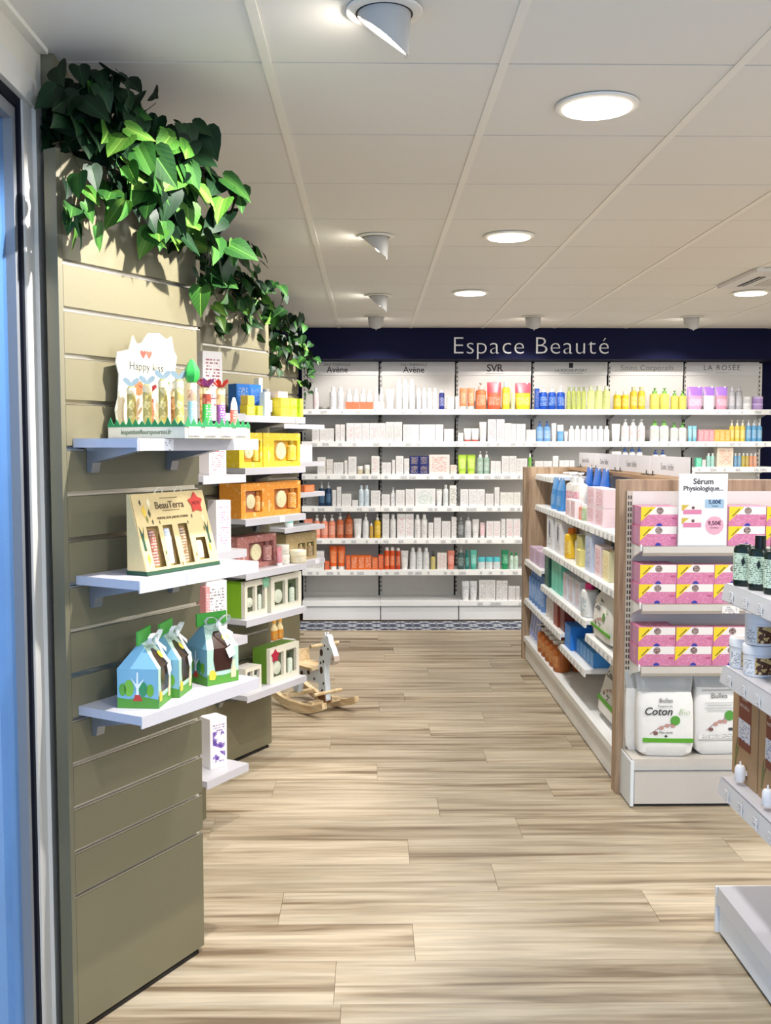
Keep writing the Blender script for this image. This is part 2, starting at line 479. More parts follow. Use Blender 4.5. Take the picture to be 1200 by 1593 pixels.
# ================================================================== BACK WALL: navy header and six shelving bays
BX = [-.575 + .6617*k for k in range(7)]          # bay edges
YB, YF = 8.88, 8.535                              # back panel face, shelf fronts
SZ = [1.782, 1.514, 1.240, .970, .699, .432, .168]  # shelf tops, from top to base
DARKSLOT = mat('slot_black', (26, 24, 24), .6)
t = thing('header_board', 'navy header board over the back shelves with raised white lettering', 'sign', (1.36, 8.57, 0))
part('board', bx(-2.17, 3.2, 0, .31, 2.20, CEIL+.002), NAVY, t)
LET = mat('letter_white', (214, 214, 216), .35)
def letters(s, size, parent, x0, x1, y, z, m, depth, off=0.0):
    """each character a mesh of its own, the word spread from x0 to x1"""
    adv = []; pen = 0
    for ch in s:
        if ch == ' ': adv.append((None, pen, 0)); pen += .34*size; continue
        me = text_mesh(ch, size, depth, off, 'LEFT')
        xsv = [v.co.x for v in me.vertices]; a, b = min(xsv), max(xsv)
        adv.append((me, pen-a, b-a)); pen += (b-a) + .13*size
    pen -= .13*size
    k = (x1-x0)/pen
    for me, p, w in adv:
        if me is None: continue
        if not me.materials: me.materials.append(m)
        o = bpy.data.objects.new('letter', me); o.location = (x0+p*k, y, z); o.scale = (k, 1, 1); link(o, parent)
# baseline at z ~2.243, cap height ~0.145
letters('Espace Beauté', .205, t, -.660, .635, -.006, 2.243, LET, .012, -.0035)

PTAG = cm((240, 240, 238), .5); PTAGD = mprint((225, 226, 228), (90, 90, 96), 3, 14, .55)
def shelf_board(parent, x0, x1, y0, y1, z, lip=.04, thick=.022, tags=(), tagw=.04, m=None, axis='x', rail=True):
    """shelf with a price rail along its front (front = -y); tags = positions along x"""
    s = part('shelf', bx(x0+.001, x1-.001, y0+.006, y1, z-thick, z), m or WHITE, parent)
    if rail:
        r = part('price_rail', MB().prism_yz([(y0, z-.002), (y0-.004, z-lip), (y0+.004, z-lip), (y0+.006, z-.001)][::-1], x0+.001, x1-.001), PTAG, s)
        for tx, w in tags:
            me = cmesh(('price_tag', round(w, 3)), lambda: bx(-w/2, w/2, -.0018, 0, -.011, .011), PTAGD)
            part('price_tag', me, None, s, (tx, y0-.0035, z-lip*.55), rot=(R_(-4), 0, 0))
    return s
rnd = random.Random(3)
BAYN = ['leftmost', 'second', 'third', 'fourth', 'fifth', 'rightmost']
SIGNS = [('brand', 0), ('brand', 0), ('svr', 0), ('lrp', 0), ('soins', 0), ('rosee', 0)]
INK = mat('sign_ink', (62, 60, 60), .6)
bays = []
for k in range(6):
    x0, x1 = BX[k], BX[k+1]; xm = (x0+x1)/2
    t = thing('wall_shelving', 'white wall shelving bay, %s under the navy header' % (BAYN[k] if k in (0, 5) else BAYN[k]+' from left'), 'shelving', (xm, YB, 0), 0, 'white shelving bays on the back wall')
    w = (x1-x0)/2
    part('back_panel', bx(-w+.016, w-.016, -.004, .015, .02, 2.21), PANELW, t)
    for s in (-1, 1):
        up = part('upright', bx(s*w-.014, s*w+.014, -.010, .015, .0, 2.19) if s < 0 or k == 5 else bx(s*w-.014, s*w-.001, -.010, .015, 0, 2.19), PANELW, t)
        sl = MB()
        for q in range(52):
            zz = .2+q*.038
            sl.box(s*(w-.006)-.0035, s*(w-.006)+.0035, -.0112, -.0095, zz, zz+.022)
        o = part('slots', sl, DARKSLOT, up); o['kind'] = 'stuff'
    for r, z in enumerate(SZ):
        if k == 5 and r == 2: z = 1.300
        if k == 4 and r == 2: z = 1.290
        tg = []
        if r < 6:
            n = rnd.choice([5, 6, 7])
            for q in range(n):
                tg.append((-w + (q+.2+.6*rnd.random())*2*w/n, rnd.choice([.022, .03, .045, .06])))
        elif k == 2: tg = [(-.15, .05), (-.02, .10), (.2, .05)]
        shelf_board(t, -w, w, YF-YB, -.012, z, .045 if r < 6 else .042, .02, tg)
        if r < 6:
            for s in (-1, 1):
                part('bracket', MB().prism_yz([(-.012, z-.021), (-.012, z-.085), (-.03, z-.075), (-.30, z-.024), (-.30, z-.021)], s*(w-.016)-.0012, s*(w-.016)+.0012), cm((206, 204, 200), .5), t)
    part('plinth', bx(-w+.004, w-.004, YF-YB+.012, -.05, .006, .122), WHITE, t)
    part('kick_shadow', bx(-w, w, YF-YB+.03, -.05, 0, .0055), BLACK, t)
    hd = part('header_card', bx(-w+.014, w-.014, -.013, -.0105, 2.085, 2.205), cm((226, 223, 220), .5), t)
    def tx(s, size, x, z, off=0, sp=1.0, sx=1.0, m=INK): text('lettering', s, size, m, hd, (x, -.0135, z), .0008, off, 'CENTER', sp, sx=sx)
    if k in (0, 1):
        tx('EAU THERMALE', .030, -.04, 2.165, 0, 1.1, 1.0, cm((120, 116, 114), .6)); tx('Avène', .072, -.04, 2.108, .0006)
    elif k == 2:
        tx('SVR', .088, .0, 2.118, .001, .95)
        part('underline', bx(-.075, .075, -.0142, -.0132, 2.098, 2.101), INK, hd)
    elif k == 3:
        part('emblem', bx(-.018, .018, -.0142, -.0132, 2.150, 2.192), mat('ink_black', (20, 20, 22), .5), hd)
        tx('LA ROCHE-POSAY', .034, 0, 2.117, 0, 1.0, 1.0)
        part('underline', bx(-.105, .105, -.0142, -.0132, 2.104, 2.107), INK, hd)
    elif k == 4:
        tx('Soins Corporels', .062, 0, 2.132, -.001, 1.08, 1.05, cm((70, 68, 68), .6))
    else:
        tx('LA ROSÉE', .062, -.01, 2.132, 0, 1.25, 1.0, cm((96, 94, 92), .6))
        part('underline', bx(-.06, .04, -.0142, -.0132, 2.108, 2.1095), INK, hd)
    bays.append(t)

# ================================================================== PRODUCT BUILDERS (front = -y, standing on z = 0)
LABELS = {}        # place key -> list of (object, description, sort value)
def darker(c, k=.75): return tuple(int(v*k) for v in c)
def lighter(c, k=.5): return tuple(int(v+(255-v)*k) for v in c)
def front_label(root, rings, m, n=10, cover=1.15, grow=1.012, e=2.0):
    a = math.pi*1.5
    part('label', cmesh(('label', tuple(rings), cover, e), lambda: MB().loft([(r[0]*grow+.0003, r[1]*grow+.0003)+tuple(r[2:]) for r in rings], n, a-cover, a+cover, e=e), m), None, root)
def product(kind, w, d, h, col, cap=None, ink=None, lab=None):
    """returns an Empty that parents the parts of one packaged product"""
    root = bpy.data.objects.new({'box': 'carton', 'bottle': 'bottle', 'pump': 'pump_bottle', 'tube': 'cosmetic_tube', 'jar': 'cream_jar', 'pouch': 'refill_pouch',
        'spray': 'spray_can', 'drop': 'dropper_bottle', 'twin': 'twin_pack'}[kind], None)
    root.empty_display_size = .03; link(root)
    cap = cap or (238, 238, 238)
    ink = ink or (150, 150, 158)
    lum = .3*col[0]+.59*col[1]+.11*col[2]
    bm = cm(col, .42); km = cm(cap, .35)
    lb = mprint(lab or lighter(col, .12), ink, 9, 7, .5)
    q = lambda v: round(v, 4)
    w, d, h = q(w), q(d), q(h)
    if kind == 'box':
        part('body', cmesh(('body', 'box', w, d, h), lambda: cbox(w, d, h), bm), None, root)
        part('label', cmesh(('label', 'box', w, d, h), lambda: bx(-w*.42, w*.42, -d/2-.0006, -d/2+.0002, h*.12, h*.90), mprint(lab or col, ink, 11, 6, .5)), None, root)
    elif kind in ('bottle', 'pump', 'spray', 'drop'):
        r, ry = w/2, min(w, d)/2
        ch = {'bottle': .17, 'pump': .25, 'spray': .15, 'drop': .30}[kind]*h
        bh = h-ch
        if kind == 'spray': rg = [(r*.94, ry*.94, 0), (r, ry, .01*h), (r, ry, bh*.93), (r*.85, ry*.85, bh*.985), (r*.72, ry*.72, bh)]
        else: rg = [(r*.92, ry*.92, 0), (r, ry, .03*h), (r, ry, bh*.86), (r*.9, ry*.9, bh*.94), (r*.45, ry*.45, bh)]
        part('body', cmesh(('body', kind, w, d, h), lambda: MB().loft(rg, 14), bm), None, root)
        front_label(root, [(r, ry, q(bh*.2)), (r, ry, q(bh*.72))], lb)
        if kind == 'bottle': part('cap', cmesh(('cap', kind, w, d, h), lambda: MB().loft([(r*.55, ry*.55, bh*.97), (r*.55, ry*.55, h*.99), (r*.5, ry*.5, h)], 12), km), None, root)
        elif kind == 'spray': part('cap', cmesh(('cap', kind, w, d, h), lambda: MB().loft([(r*.74, ry*.74, bh-.001), (r*.72, ry*.72, h*.975), (r*.5, ry*.5, h)], 12), km), None, root)
        elif kind == 'drop': part('cap', cmesh(('cap', kind, w, d, h), lambda: MB().loft([(r*.55, ry*.55, bh*.97), (r*.5, ry*.5, bh+ch*.35), (r*.26, ry*.26, bh+ch*.5), (r*.18, ry*.18, h)], 10), km), None, root)
        else:
            part('collar', cmesh(('collar', w, d, h), lambda: MB().loft([(r*.5, ry*.5, bh*.97), (r*.46, ry*.46, bh+ch*.45)], 12), km), None, root)
            def hd_():
                b = MB().loft([(r*.13, r*.13, bh+ch*.4), (r*.13, r*.13, h*.965)], 8)
                b.loft([(r*.34, r*.34, h*.955), (r*.36, r*.36, h)], 10)
                return b.box(-r*.14, r*.14, -r*1.0, 0, h*.962, h*.995)
            part('pump_head', cmesh(('pump_head', w, d, h), hd_, km), None, root)
    elif kind == 'tube':
        r, ry = w/2, min(w, d)/2*.85
        c = .14*h
        part('cap', cmesh(('cap', kind, w, d, h), lambda: MB().loft([(r*.80, ry*.95, 0), (r*.80, ry*.95, c)], 14), km), None, root)
        rg = [(r*.84, ry, c), (r*.88, ry*.96, c*1.2), (r*.95, ry*.6, h*.6), (r, ry*.16, h*.95), (r, ry*.08, h)]
        part('body', cmesh(('body', kind, w, d, h), lambda: MB().loft(rg, 16), bm), None, root)
        front_label(root, [(r*.89, ry*.94, q(h*.28)), (r*.95, ry*.6, q(h*.6)), (r*.98, ry*.36, q(h*.78))], lb, cover=.95)
    elif kind == 'jar':
        r = w/2
        part('body', cmesh(('body', kind, w, d, h), lambda: MB().loft([(r*.9, r*.9, 0), (r*.97, r*.97, .06*h), (r*.97, r*.97, h*.62)], 18), bm), None, root)
        front_label(root, [(r*.97, r*.97, q(h*.12)), (r*.97, r*.97, q(h*.52))], lb)
        part('lid', cmesh(('lid', w, d, h), lambda: MB().loft([(r, r, h*.62), (r, r, h*.96), (r*.95, r*.95, h)], 18), km), None, root)
    elif kind == 'pouch':
        r, ry = w/2, d/2
        rg = [(r*.86, ry, 0), (r*.95, ry*1.05, h*.12), (r*.98, ry*.9, h*.45), (r, ry*.45, h*.75), (r, ry*.07, h*.93), (r*.97, ry*.05, h*.96)]
        part('body', cmesh(('body', kind, w, d, h), lambda: MB().loft(rg, 16, e=2.6), bm), None, root)
        front_label(root, [(r*.96, ry*1.03, q(h*.15)), (r*.98, ry*.9, q(h*.45))], lb, cover=1.1, e=2.6)
        part('top_band', cmesh(('top_band', w, d, h), lambda: MB().loft([(r*1.01, ry*.78, h*.6), (r*1.015, ry*.48, h*.75), (r*1.015, ry*.1, h*.93), (r*.98, ry*.06, h*.975)], 16, e=2.6), km), None, root)
        part('spout', cmesh(('spout', w, d, h), lambda: MB().loft([(.008, .008, h*.93), (.008, .008, h)], 10, cx=r*.55), cm((240, 240, 240), .4)), None, root)
    elif kind == 'twin':
        for s in (-1, 1):
            r = w/4*.92
            rg = [(r*.92, r*.92, 0), (r, r, .03*h), (r, r, h*.66), (r*.5, r*.5, h*.8)]
            part('bottle', cmesh(('tb', w, d, h), lambda: MB().loft(rg, 12), bm), None, root, (s*w/4, 0, 0))
            part('cap', cmesh(('tc', w, d, h), lambda: MB().loft([(r*.5, r*.5, h*.78), (r*.5, r*.5, h)], 10), cm((236, 236, 236), .35)), None, root, (s*w/4, 0, 0))
        sl = cm(cap, .45)
        part('sleeve', cmesh(('sl', w, d, h), lambda: bx(-w/2, w/2, -w/4-.001, w/4, 0, h*.36), sl), None, root)
    return root
def place(root, loc, rz, desc, cat, where, group, sort):
    root.location = loc; root.rotation_euler = (0, 0, rz)
    root['category'] = cat; root['group'] = group
    LABELS.setdefault((desc, where), []).append((sort, root))
    return root
CATS = {'box': 'box', 'bottle': 'bottle', 'pump': 'bottle', 'tube': 'tube', 'jar': 'jar', 'pouch': 'pouch', 'spray': 'spray can', 'drop': 'bottle', 'twin': 'twin pack'}

# ---- the stock of the back wall, row by row: (left px, right px, count, kind, height px, colour, description, extras)
W_ = (226, 224, 222)
PXM = 8.56/1585.0
SHN = ['top', 'second', 'third', 'fourth', 'fifth', 'sixth', 'base']
def back_row(r, runs):
    for (a, b, n, kind, hp, col, desc, *ex) in runs:
        ex = ex[0] if ex else {}
        for i in range(n):
            pa = a+(b-a)*i/n; pb = a+(b-a)*(i+1)/n
            xa = (pa-576.3)*PXM; xb = (pb-576.3)*PXM; xm = (xa+xb)/2
            k = min(5, max(0, int((xm-BX[0])//.6617)))
            z = SZ[r]
            if r == 2 and k == 5: z = 1.300
            if r == 2 and k == 4: z = 1.290
            gap = .0015 if kind == 'box' else .003
            w = max(.012, xb-xa-gap); h = hp*PXM
            d = {'box': max(.04, min(.09, w*1.1)), 'pouch': .06}.get(kind, min(w, .07))
            y = 8.562 + ex.get('back', 0) + (d/2 if kind == 'box' else .03)
            stack = ex.get('stack', 1)
            for s in range(stack):
                hh = h/stack
                c = col[i % len(col)] if isinstance(col, list) else col
                c = tuple(min(228, v) for v in c)
                o = product(kind, w, d, hh-(.0005 if stack > 1 else 0), c, ex.get('cap'), ex.get('ink'), ex.get('lab'))
                dd = desc
                if stack > 1: dd = desc + (', %s in stack' % ('upper' if s == stack-1 else 'lower' if s == 0 else 'middle'))
                place(o, (xm, y + rnd.uniform(-.004, .004), z+.0005+s*hh), R_(rnd.uniform(-2, 2)) if stack == 1 and kind == 'box' else 0, dd, CATS[kind],
                      '%s back-wall shelf, %s bay' % (SHN[r], BAYN[k]), 'toiletries on the %s shelf of the back wall' % SHN[r], xm)
PK = dict(ink=(220, 150, 160)); PALE = dict(ink=(170, 170, 175)); GRN = (96, 150, 70)
back_row(0, [
 (487,497,1,'bottle',33,(232,216,216),'pale pink capped bottle',PK), (513,536,2,'bottle',34,(222,222,224),'white capped bottle in clear case',dict(cap=(235,235,235))),
 (538,581,2,'twin',31,(236,236,236),'white twin bottles in orange sleeve',dict(cap=(226,120,82))),
 (582,598,1,'twin',33,(232,228,234),'white twin bottles in pale orange sleeve',dict(cap=(236,206,200))),
 (600,614,1,'tube',31,(236,236,232),'white tube'), (616,647,3,'spray',46,(238,238,242),'tall white spray can',dict(ink=(190,190,215))),
 (648,682,4,'spray',33,(236,236,242),'short white spray can',dict(ink=(180,180,205))), (683,692,1,'spray',30,(24,36,120),'dark blue spray can',dict(cap=(230,230,238),ink=(220,220,240))),
 (696,706,1,'box',18,W_,'small white carton'), (708,714,1,'tube',20,W_,'small white tube'),
 (715,739,2,'tube',33,(240,140,90),'orange tube',dict(cap=(240,236,232),ink=(250,215,190))), (740,757,1,'pump',41,(238,120,74),'orange pump bottle',dict(cap=(236,200,186),ink=(250,215,190))),
 (758,780,1,'pouch',43,(226,92,56),'red-orange refill pouch',dict(cap=(222,76,92),ink=(250,200,180))), (781,794,1,'bottle',42,(232,204,52),'tall yellow bottle',dict(cap=(190,215,225),ink=(250,240,190))),
 (795,802,1,'bottle',33,(244,236,170),'slim pale yellow bottle'), (802,826,1,'pouch',42,(240,190,30),'yellow refill pouch with pink top',dict(cap=(222,84,102),ink=(250,240,190))),
 (832,839,1,'box',32,(18,74,170),'dark blue carton'), (839,880,3,'pump',36,(20,78,184),'blue pump bottle',dict(cap=(232,236,242),ink=(200,220,245))),
 (882,913,4,'bottle',35,(176,186,96),'olive green clear bottle',dict(cap=(150,160,120),ink=(120,136,60))), (914,950,3,'bottle',36,(212,220,140),'pale green clear bottle',dict(cap=(206,214,180),ink=(150,165,90))),
 (955,980,2,'bottle',28,(222,188,32),'short golden oil bottle',dict(cap=(226,226,220),ink=(250,240,200))), (981,1005,2,'bottle',35,(214,180,40),'tall golden oil bottle',dict(cap=(196,190,150),ink=(250,240,200))),
 (1012,1043,2,'pump',33,(222,206,96),'tall yellow bottle with green pump',dict(cap=(120,180,70),ink=(150,170,60))), (1045,1070,2,'pump',29,(220,204,92),'short yellow bottle with green pump',dict(cap=(110,170,70),ink=(150,170,60))),
 (1071,1095,1,'pouch',36,(196,150,182),'wide purple refill pouch',dict(cap=(160,112,214),ink=(235,225,245))), (1096,1114,1,'pouch',36,(228,214,228),'white refill pouch with purple top',dict(cap=(158,112,214),ink=(190,180,210))),
 (1115,1134,1,'pouch',36,(204,142,164),'pink refill pouch with purple top',dict(cap=(166,120,216),ink=(240,225,240))), (1136,1157,2,'bottle',35,(170,170,176),'grey clear bottle',dict(cap=(190,190,196),ink=(220,220,224))),
 (1158,1172,1,'jar',20,(240,238,240),'white cream jar',dict(stack=2)), (1173,1190,1,'jar',20,(188,150,222),'purple cream jar',dict(stack=2,cap=(214,190,236))),
])
back_row(1, [
 (486,520,3,'box',20,W_,'small white carton',PALE), (522,537,2,'box',26,W_,'white carton',PALE), (539,600,5,'box',28,(238,234,232),'white carton with pink stripe',PK),
 (600,626,2,'box',30,W_,'tall white carton',PALE), (627,690,5,'box',26,(238,236,234),'plain white carton',PALE), (691,706,1,'box',19,W_,'low white carton',PALE),
 (713,721,1,'box',13,(240,224,220),'small pinkish carton',PK), (722,746,2,'tube',20,(240,230,228),'short white tube on red cap',dict(cap=(222,96,86),ink=(220,120,110))),
 (746,758,1,'tube',30,W_,'tall white tube',PK), (759,785,2,'box',34,(238,230,230),'tall pale pink carton',PK), (785,796,1,'box',28,W_,'slim white carton',PALE), (796,818,3,'box',27,(236,232,232),'narrow white carton',PALE),
 (819,834,2,'box',18,W_,'low white carton',PALE), (835,858,2,'pump',31,(120,170,220),'clear blue pump bottle',dict(cap=(60,110,180),ink=(220,235,250))), (859,867,1,'tube',28,W_,'white tube'),
 (868,878,1,'pouch',26,(90,160,220),'small blue refill pack',dict(cap=(235,240,245))), (879,885,1,'tube',15,W_,'tiny white tube'), (886,950,7,'bottle',24,(238,238,240),'white bottle with blue cap',dict(cap=(225,230,240),ink=(150,170,200))),
 (953,967,1,'tube',27,(238,238,236),'white tube with blue print',dict(ink=(90,130,190))), (968,1006,3,'pump',34,(238,236,234),'white pump bottle with pink label',dict(lab=(246,228,222),ink=(120,150,200))),
 (1013,1043,2,'pump',33,(238,240,236),'tall white bottle with green pump',dict(cap=(120,190,80),ink=(150,190,120))), (1045,1071,2,'pump',29,(238,240,236),'short white bottle with green pump',dict(cap=(100,170,70),ink=(150,190,120))),
 (1073,1087,2,'tube',24,(130,196,220),'light blue tube',dict(cap=(120,190,215),ink=(220,240,250))), (1088,1113,3,'box',18,(242,150,160),'small pink carton',dict(ink=(250,220,220))), (1113,1138,3,'box',18,(244,178,84),'small orange carton',dict(ink=(250,230,200))),
 (1138,1163,3,'pump',33,(222,196,84),'yellow bottle with clear pump',dict(cap=(226,220,204),ink=(250,245,210))), (1164,1190,3,'pump',33,(96,158,200),'clear blue bottle with silver pump',dict(cap=(206,212,218),ink=(220,235,245))),
])
back_row(2, [
 (494,507,1,'box',26,W_,'tall white carton',PALE), (508,518,1,'box',23,(228,222,216),'small cream carton',dict(stack=3)), (519,535,1,'box',18,W_,'wide white carton',PALE), (536,541,1,'box',21,W_,'slim white carton',PALE),
 (542,555,1,'box',27,W_,'tall plain white carton',PALE), (556,565,1,'jar',12,(214,196,160),'small cream-coloured jar'), (567,576,1,'jar',14,(236,226,206),'small ivory jar'), (578,591,1,'box',28,(238,228,224),'tall pale pink carton',PK),
 (594,609,2,'box',18,W_,'low white carton',PALE), (610,615,1,'box',22,W_,'slim white carton',PALE), (616,628,1,'box',28,W_,'tall white carton',PALE), (629,637,1,'box',24,W_,'small white carton',dict(stack=3)),
 (638,667,2,'box',28,(20,32,104),'navy blue carton',dict(stack=2,ink=(210,190,140))), (668,700,1,'box',30,(238,214,208),'wide pink and white gift carton',dict(ink=(190,120,110))), (701,711,1,'box',14,(240,216,206),'small orange and white carton',dict(ink=(226,110,80))),
 (713,741,2,'tube',30,(168,206,54),'lime green tube',dict(cap=(190,220,90),ink=(230,245,180))), (743,763,2,'pump',35,(150,176,160),'clear green pump bottle',dict(cap=(240,240,240),ink=(220,235,225))),
 (764,780,2,'box',20,W_,'low white carton',PALE), (781,804,2,'box',28,W_,'tall white carton',PALE), (804,821,2,'box',24,W_,'white carton',PALE),
 (823,829,1,'bottle',32,(110,180,60),'small green bottle with white cap'), (833,860,4,'box',20,W_,'white carton behind gondola top',PALE), (861,870,1,'box',28,W_,'taller white carton behind gondola top',PALE), (871,895,3,'box',21,W_,'low white carton behind gondola top',PALE),
 (953,968,1,'box',26,W_,'white carton behind white sign row',PALE), (969,1003,3,'pump',34,(236,238,242),'white bottle with blue pump',dict(cap=(60,110,190),ink=(120,150,200))),
 (1017,1040,2,'pump',28,(238,240,244),'small white bottle with dark blue pump',dict(cap=(50,90,180),ink=(120,150,200))),
 (1085,1094,1,'box',14,(96,206,170),'mint green carton',dict(ink=(220,245,235))), (1095,1101,1,'box',11,W_,'tiny white carton'), (1103,1116,2,'bottle',21,(164,216,204),'mint green bottle',dict(cap=(238,240,240))),
 (1118,1144,1,'box',30,(228,214,196),'cream display carton with pink print',dict(ink=(220,120,100))), (1146,1183,6,'bottle',21,[(110,160,200),(120,168,196),(190,170,70),(196,170,80),(220,150,110),(222,160,130)],'small coloured bottle',dict(cap=(236,238,238))),
])
back_row(3, [
 (495,516,2,'pump',37,(16,50,84),'dark blue pump bottle',dict(cap=(200,206,214),ink=(120,160,200))), (517,523,1,'box',25,W_,'slim white carton',PALE), (524,531,1,'box',30,W_,'tall slim white carton',PALE), (532,547,1,'box',19,W_,'wide white carton',PALE), (548,557,1,'box',9,W_,'very low white carton',PALE),
 (558,575,2,'bottle',32,(206,220,232),'pale blue bottle',dict(cap=(200,215,230),ink=(140,165,195))), (577,592,1,'box',24,W_,'white carton',PALE), (594,607,1,'box',18,W_,'low white carton',PALE), (608,616,1,'drop',29,(232,232,234),'pointed white bottle'),
 (616,630,1,'box',25,W_,'narrow white carton',PALE), (631,645,1,'box',26,W_,'tall white carton',PALE), (646,678,1,'box',27,(232,236,234),'wide white carton with green edge',dict(ink=(150,190,170))), (679,689,1,'tube',26,W_,'white tube',PALE), (690,699,1,'bottle',33,(222,232,238),'pale bottle with white cap',PALE), (700,711,1,'box',32,(232,228,222),'tall carton with dark print',dict(ink=(70,60,60))),
 (717,755,3,'box',26,(236,236,232),'white carton with grey print',PALE), (756,769,1,'box',19,W_,'low white carton',PALE), (770,778,1,'box',29,W_,'tall slim white carton',PALE), (779,811,3,'box',21,(238,238,222),'low ivory carton',PALE),
])
back_row(4, [
 (473,486,1,'box',30,(232,140,116),'salmon carton',dict(ink=(250,210,200))), (487,522,3,'pump',36,(226,140,112),'salmon pump bottle',dict(ink=(250,215,200))), (523,535,1,'pump',39,(190,96,58),'copper pump bottle',dict(ink=(240,190,160))), (536,549,1,'pump',42,(176,86,44),'tall amber brown pump bottle',dict(cap=(150,80,50),ink=(230,180,150))),
 (550,563,1,'tube',30,W_,'white tube',PALE), (564,574,1,'pump',38,(224,226,230),'white pump bottle',PALE), (575,581,1,'bottle',23,(196,150,40),'small amber bottle'), (582,593,1,'pump',37,(214,172,34),'golden yellow pump bottle',dict(cap=(236,236,230),ink=(245,225,160))),
 (595,606,1,'box',38,W_,'tall white carton',PALE), (607,617,1,'bottle',37,W_,'white capped bottle',PALE), (618,644,2,'box',38,(240,230,228),'tall carton with pink band',PK), (645,666,2,'bottle',37,W_,'tall white capped bottle',PALE), (667,675,1,'box',24,W_,'short white carton',PALE), (676,687,1,'box',32,W_,'medium white carton',PALE), (688,702,1,'box',26,W_,'wide white carton',PALE), (703,711,1,'box',33,W_,'slim tall white carton',PALE),
 (713,723,1,'pump',37,(110,114,116),'dark grey pump bottle',dict(cap=(150,152,154),ink=(210,210,210))), (724,735,1,'pump',37,(216,216,218),'pale grey pump bottle',dict(cap=(160,162,166),ink=(140,140,145))), (736,747,1,'tube',29,W_,'white tube',PALE), (748,757,1,'tube',24,(236,200,204),'small pink tube',PK), (758,780,2,'box',26,(240,230,230),'pale pink carton',PK), (781,788,1,'box',30,W_,'slim white carton',PALE), (789,811,2,'box',30,(238,232,230),'white carton with pink print',PK),
])
back_row(5, [
 (474,504,2,'box',29,W_,'white carton',PALE), (505,512,1,'box',13,(226,104,44),'small orange carton'), (512,537,2,'tube',37,(232,96,24),'tall orange tube',dict(cap=(240,236,232),ink=(250,200,160))), (538,545,1,'box',22,(226,92,24),'slim orange carton',dict(ink=(250,210,180))), (546,578,3,'box',22,(234,108,34),'orange carton with white stripe',dict(ink=(252,232,215))), (579,588,1,'box',19,(230,104,40),'low orange carton',dict(ink=(250,210,180))), (589,597,1,'box',23,(222,84,26),'deep orange carton',dict(ink=(250,210,180))),
 (598,615,2,'spray',35,(224,84,24),'orange spray bottle',dict(ink=(250,210,180))), (616,624,1,'spray',34,(196,66,24),'red-brown spray bottle',dict(ink=(250,210,180))),
 (624,636,1,'tube',29,W_,'white tube',PALE), (638,669,3,'bottle',34,(226,228,236),'white bottle with pale label',PALE), (671,679,1,'drop',29,(206,192,110),'yellow dropper bottle',dict(cap=(60,54,44))), (681,696,1,'box',26,(240,222,216),'pink and white carton',PK), (697,709,1,'tube',29,(222,130,110),'salmon tube',dict(cap=(230,150,130),ink=(245,200,190))),
 (713,724,1,'pump',35,(66,92,90),'dark teal pump bottle',dict(cap=(180,184,184),ink=(190,210,205))), (725,732,1,'bottle',31,(20,120,110),'teal bottle',dict(cap=(40,130,120),ink=(180,225,215))), (733,744,1,'tube',30,(90,190,170),'mint tube',dict(cap=(70,170,150),ink=(220,245,240))), (745,781,3,'jar',19,(228,240,240),'white jar with turquoise lid',dict(cap=(90,196,206),ink=(90,180,190))), (782,794,1,'tube',30,(24,140,90),'green tube',dict(cap=(30,150,90),ink=(190,235,210))), (795,809,2,'bottle',26,(206,228,214),'white bottle with green print',dict(cap=(60,160,90),ink=(60,150,90))),
])
back_row(6, [
 (720,745,2,'tube',30,(226,226,236),'lilac white tube',dict(ink=(120,120,140))), (747,773,2,'box',32,W_,'tall white carton',dict(ink=(130,130,140))), (774,792,2,'box',31,W_,'slim white carton',dict(ink=(130,130,140))), (793,811,3,'box',22,W_,'low white carton',dict(ink=(130,130,140))),
])

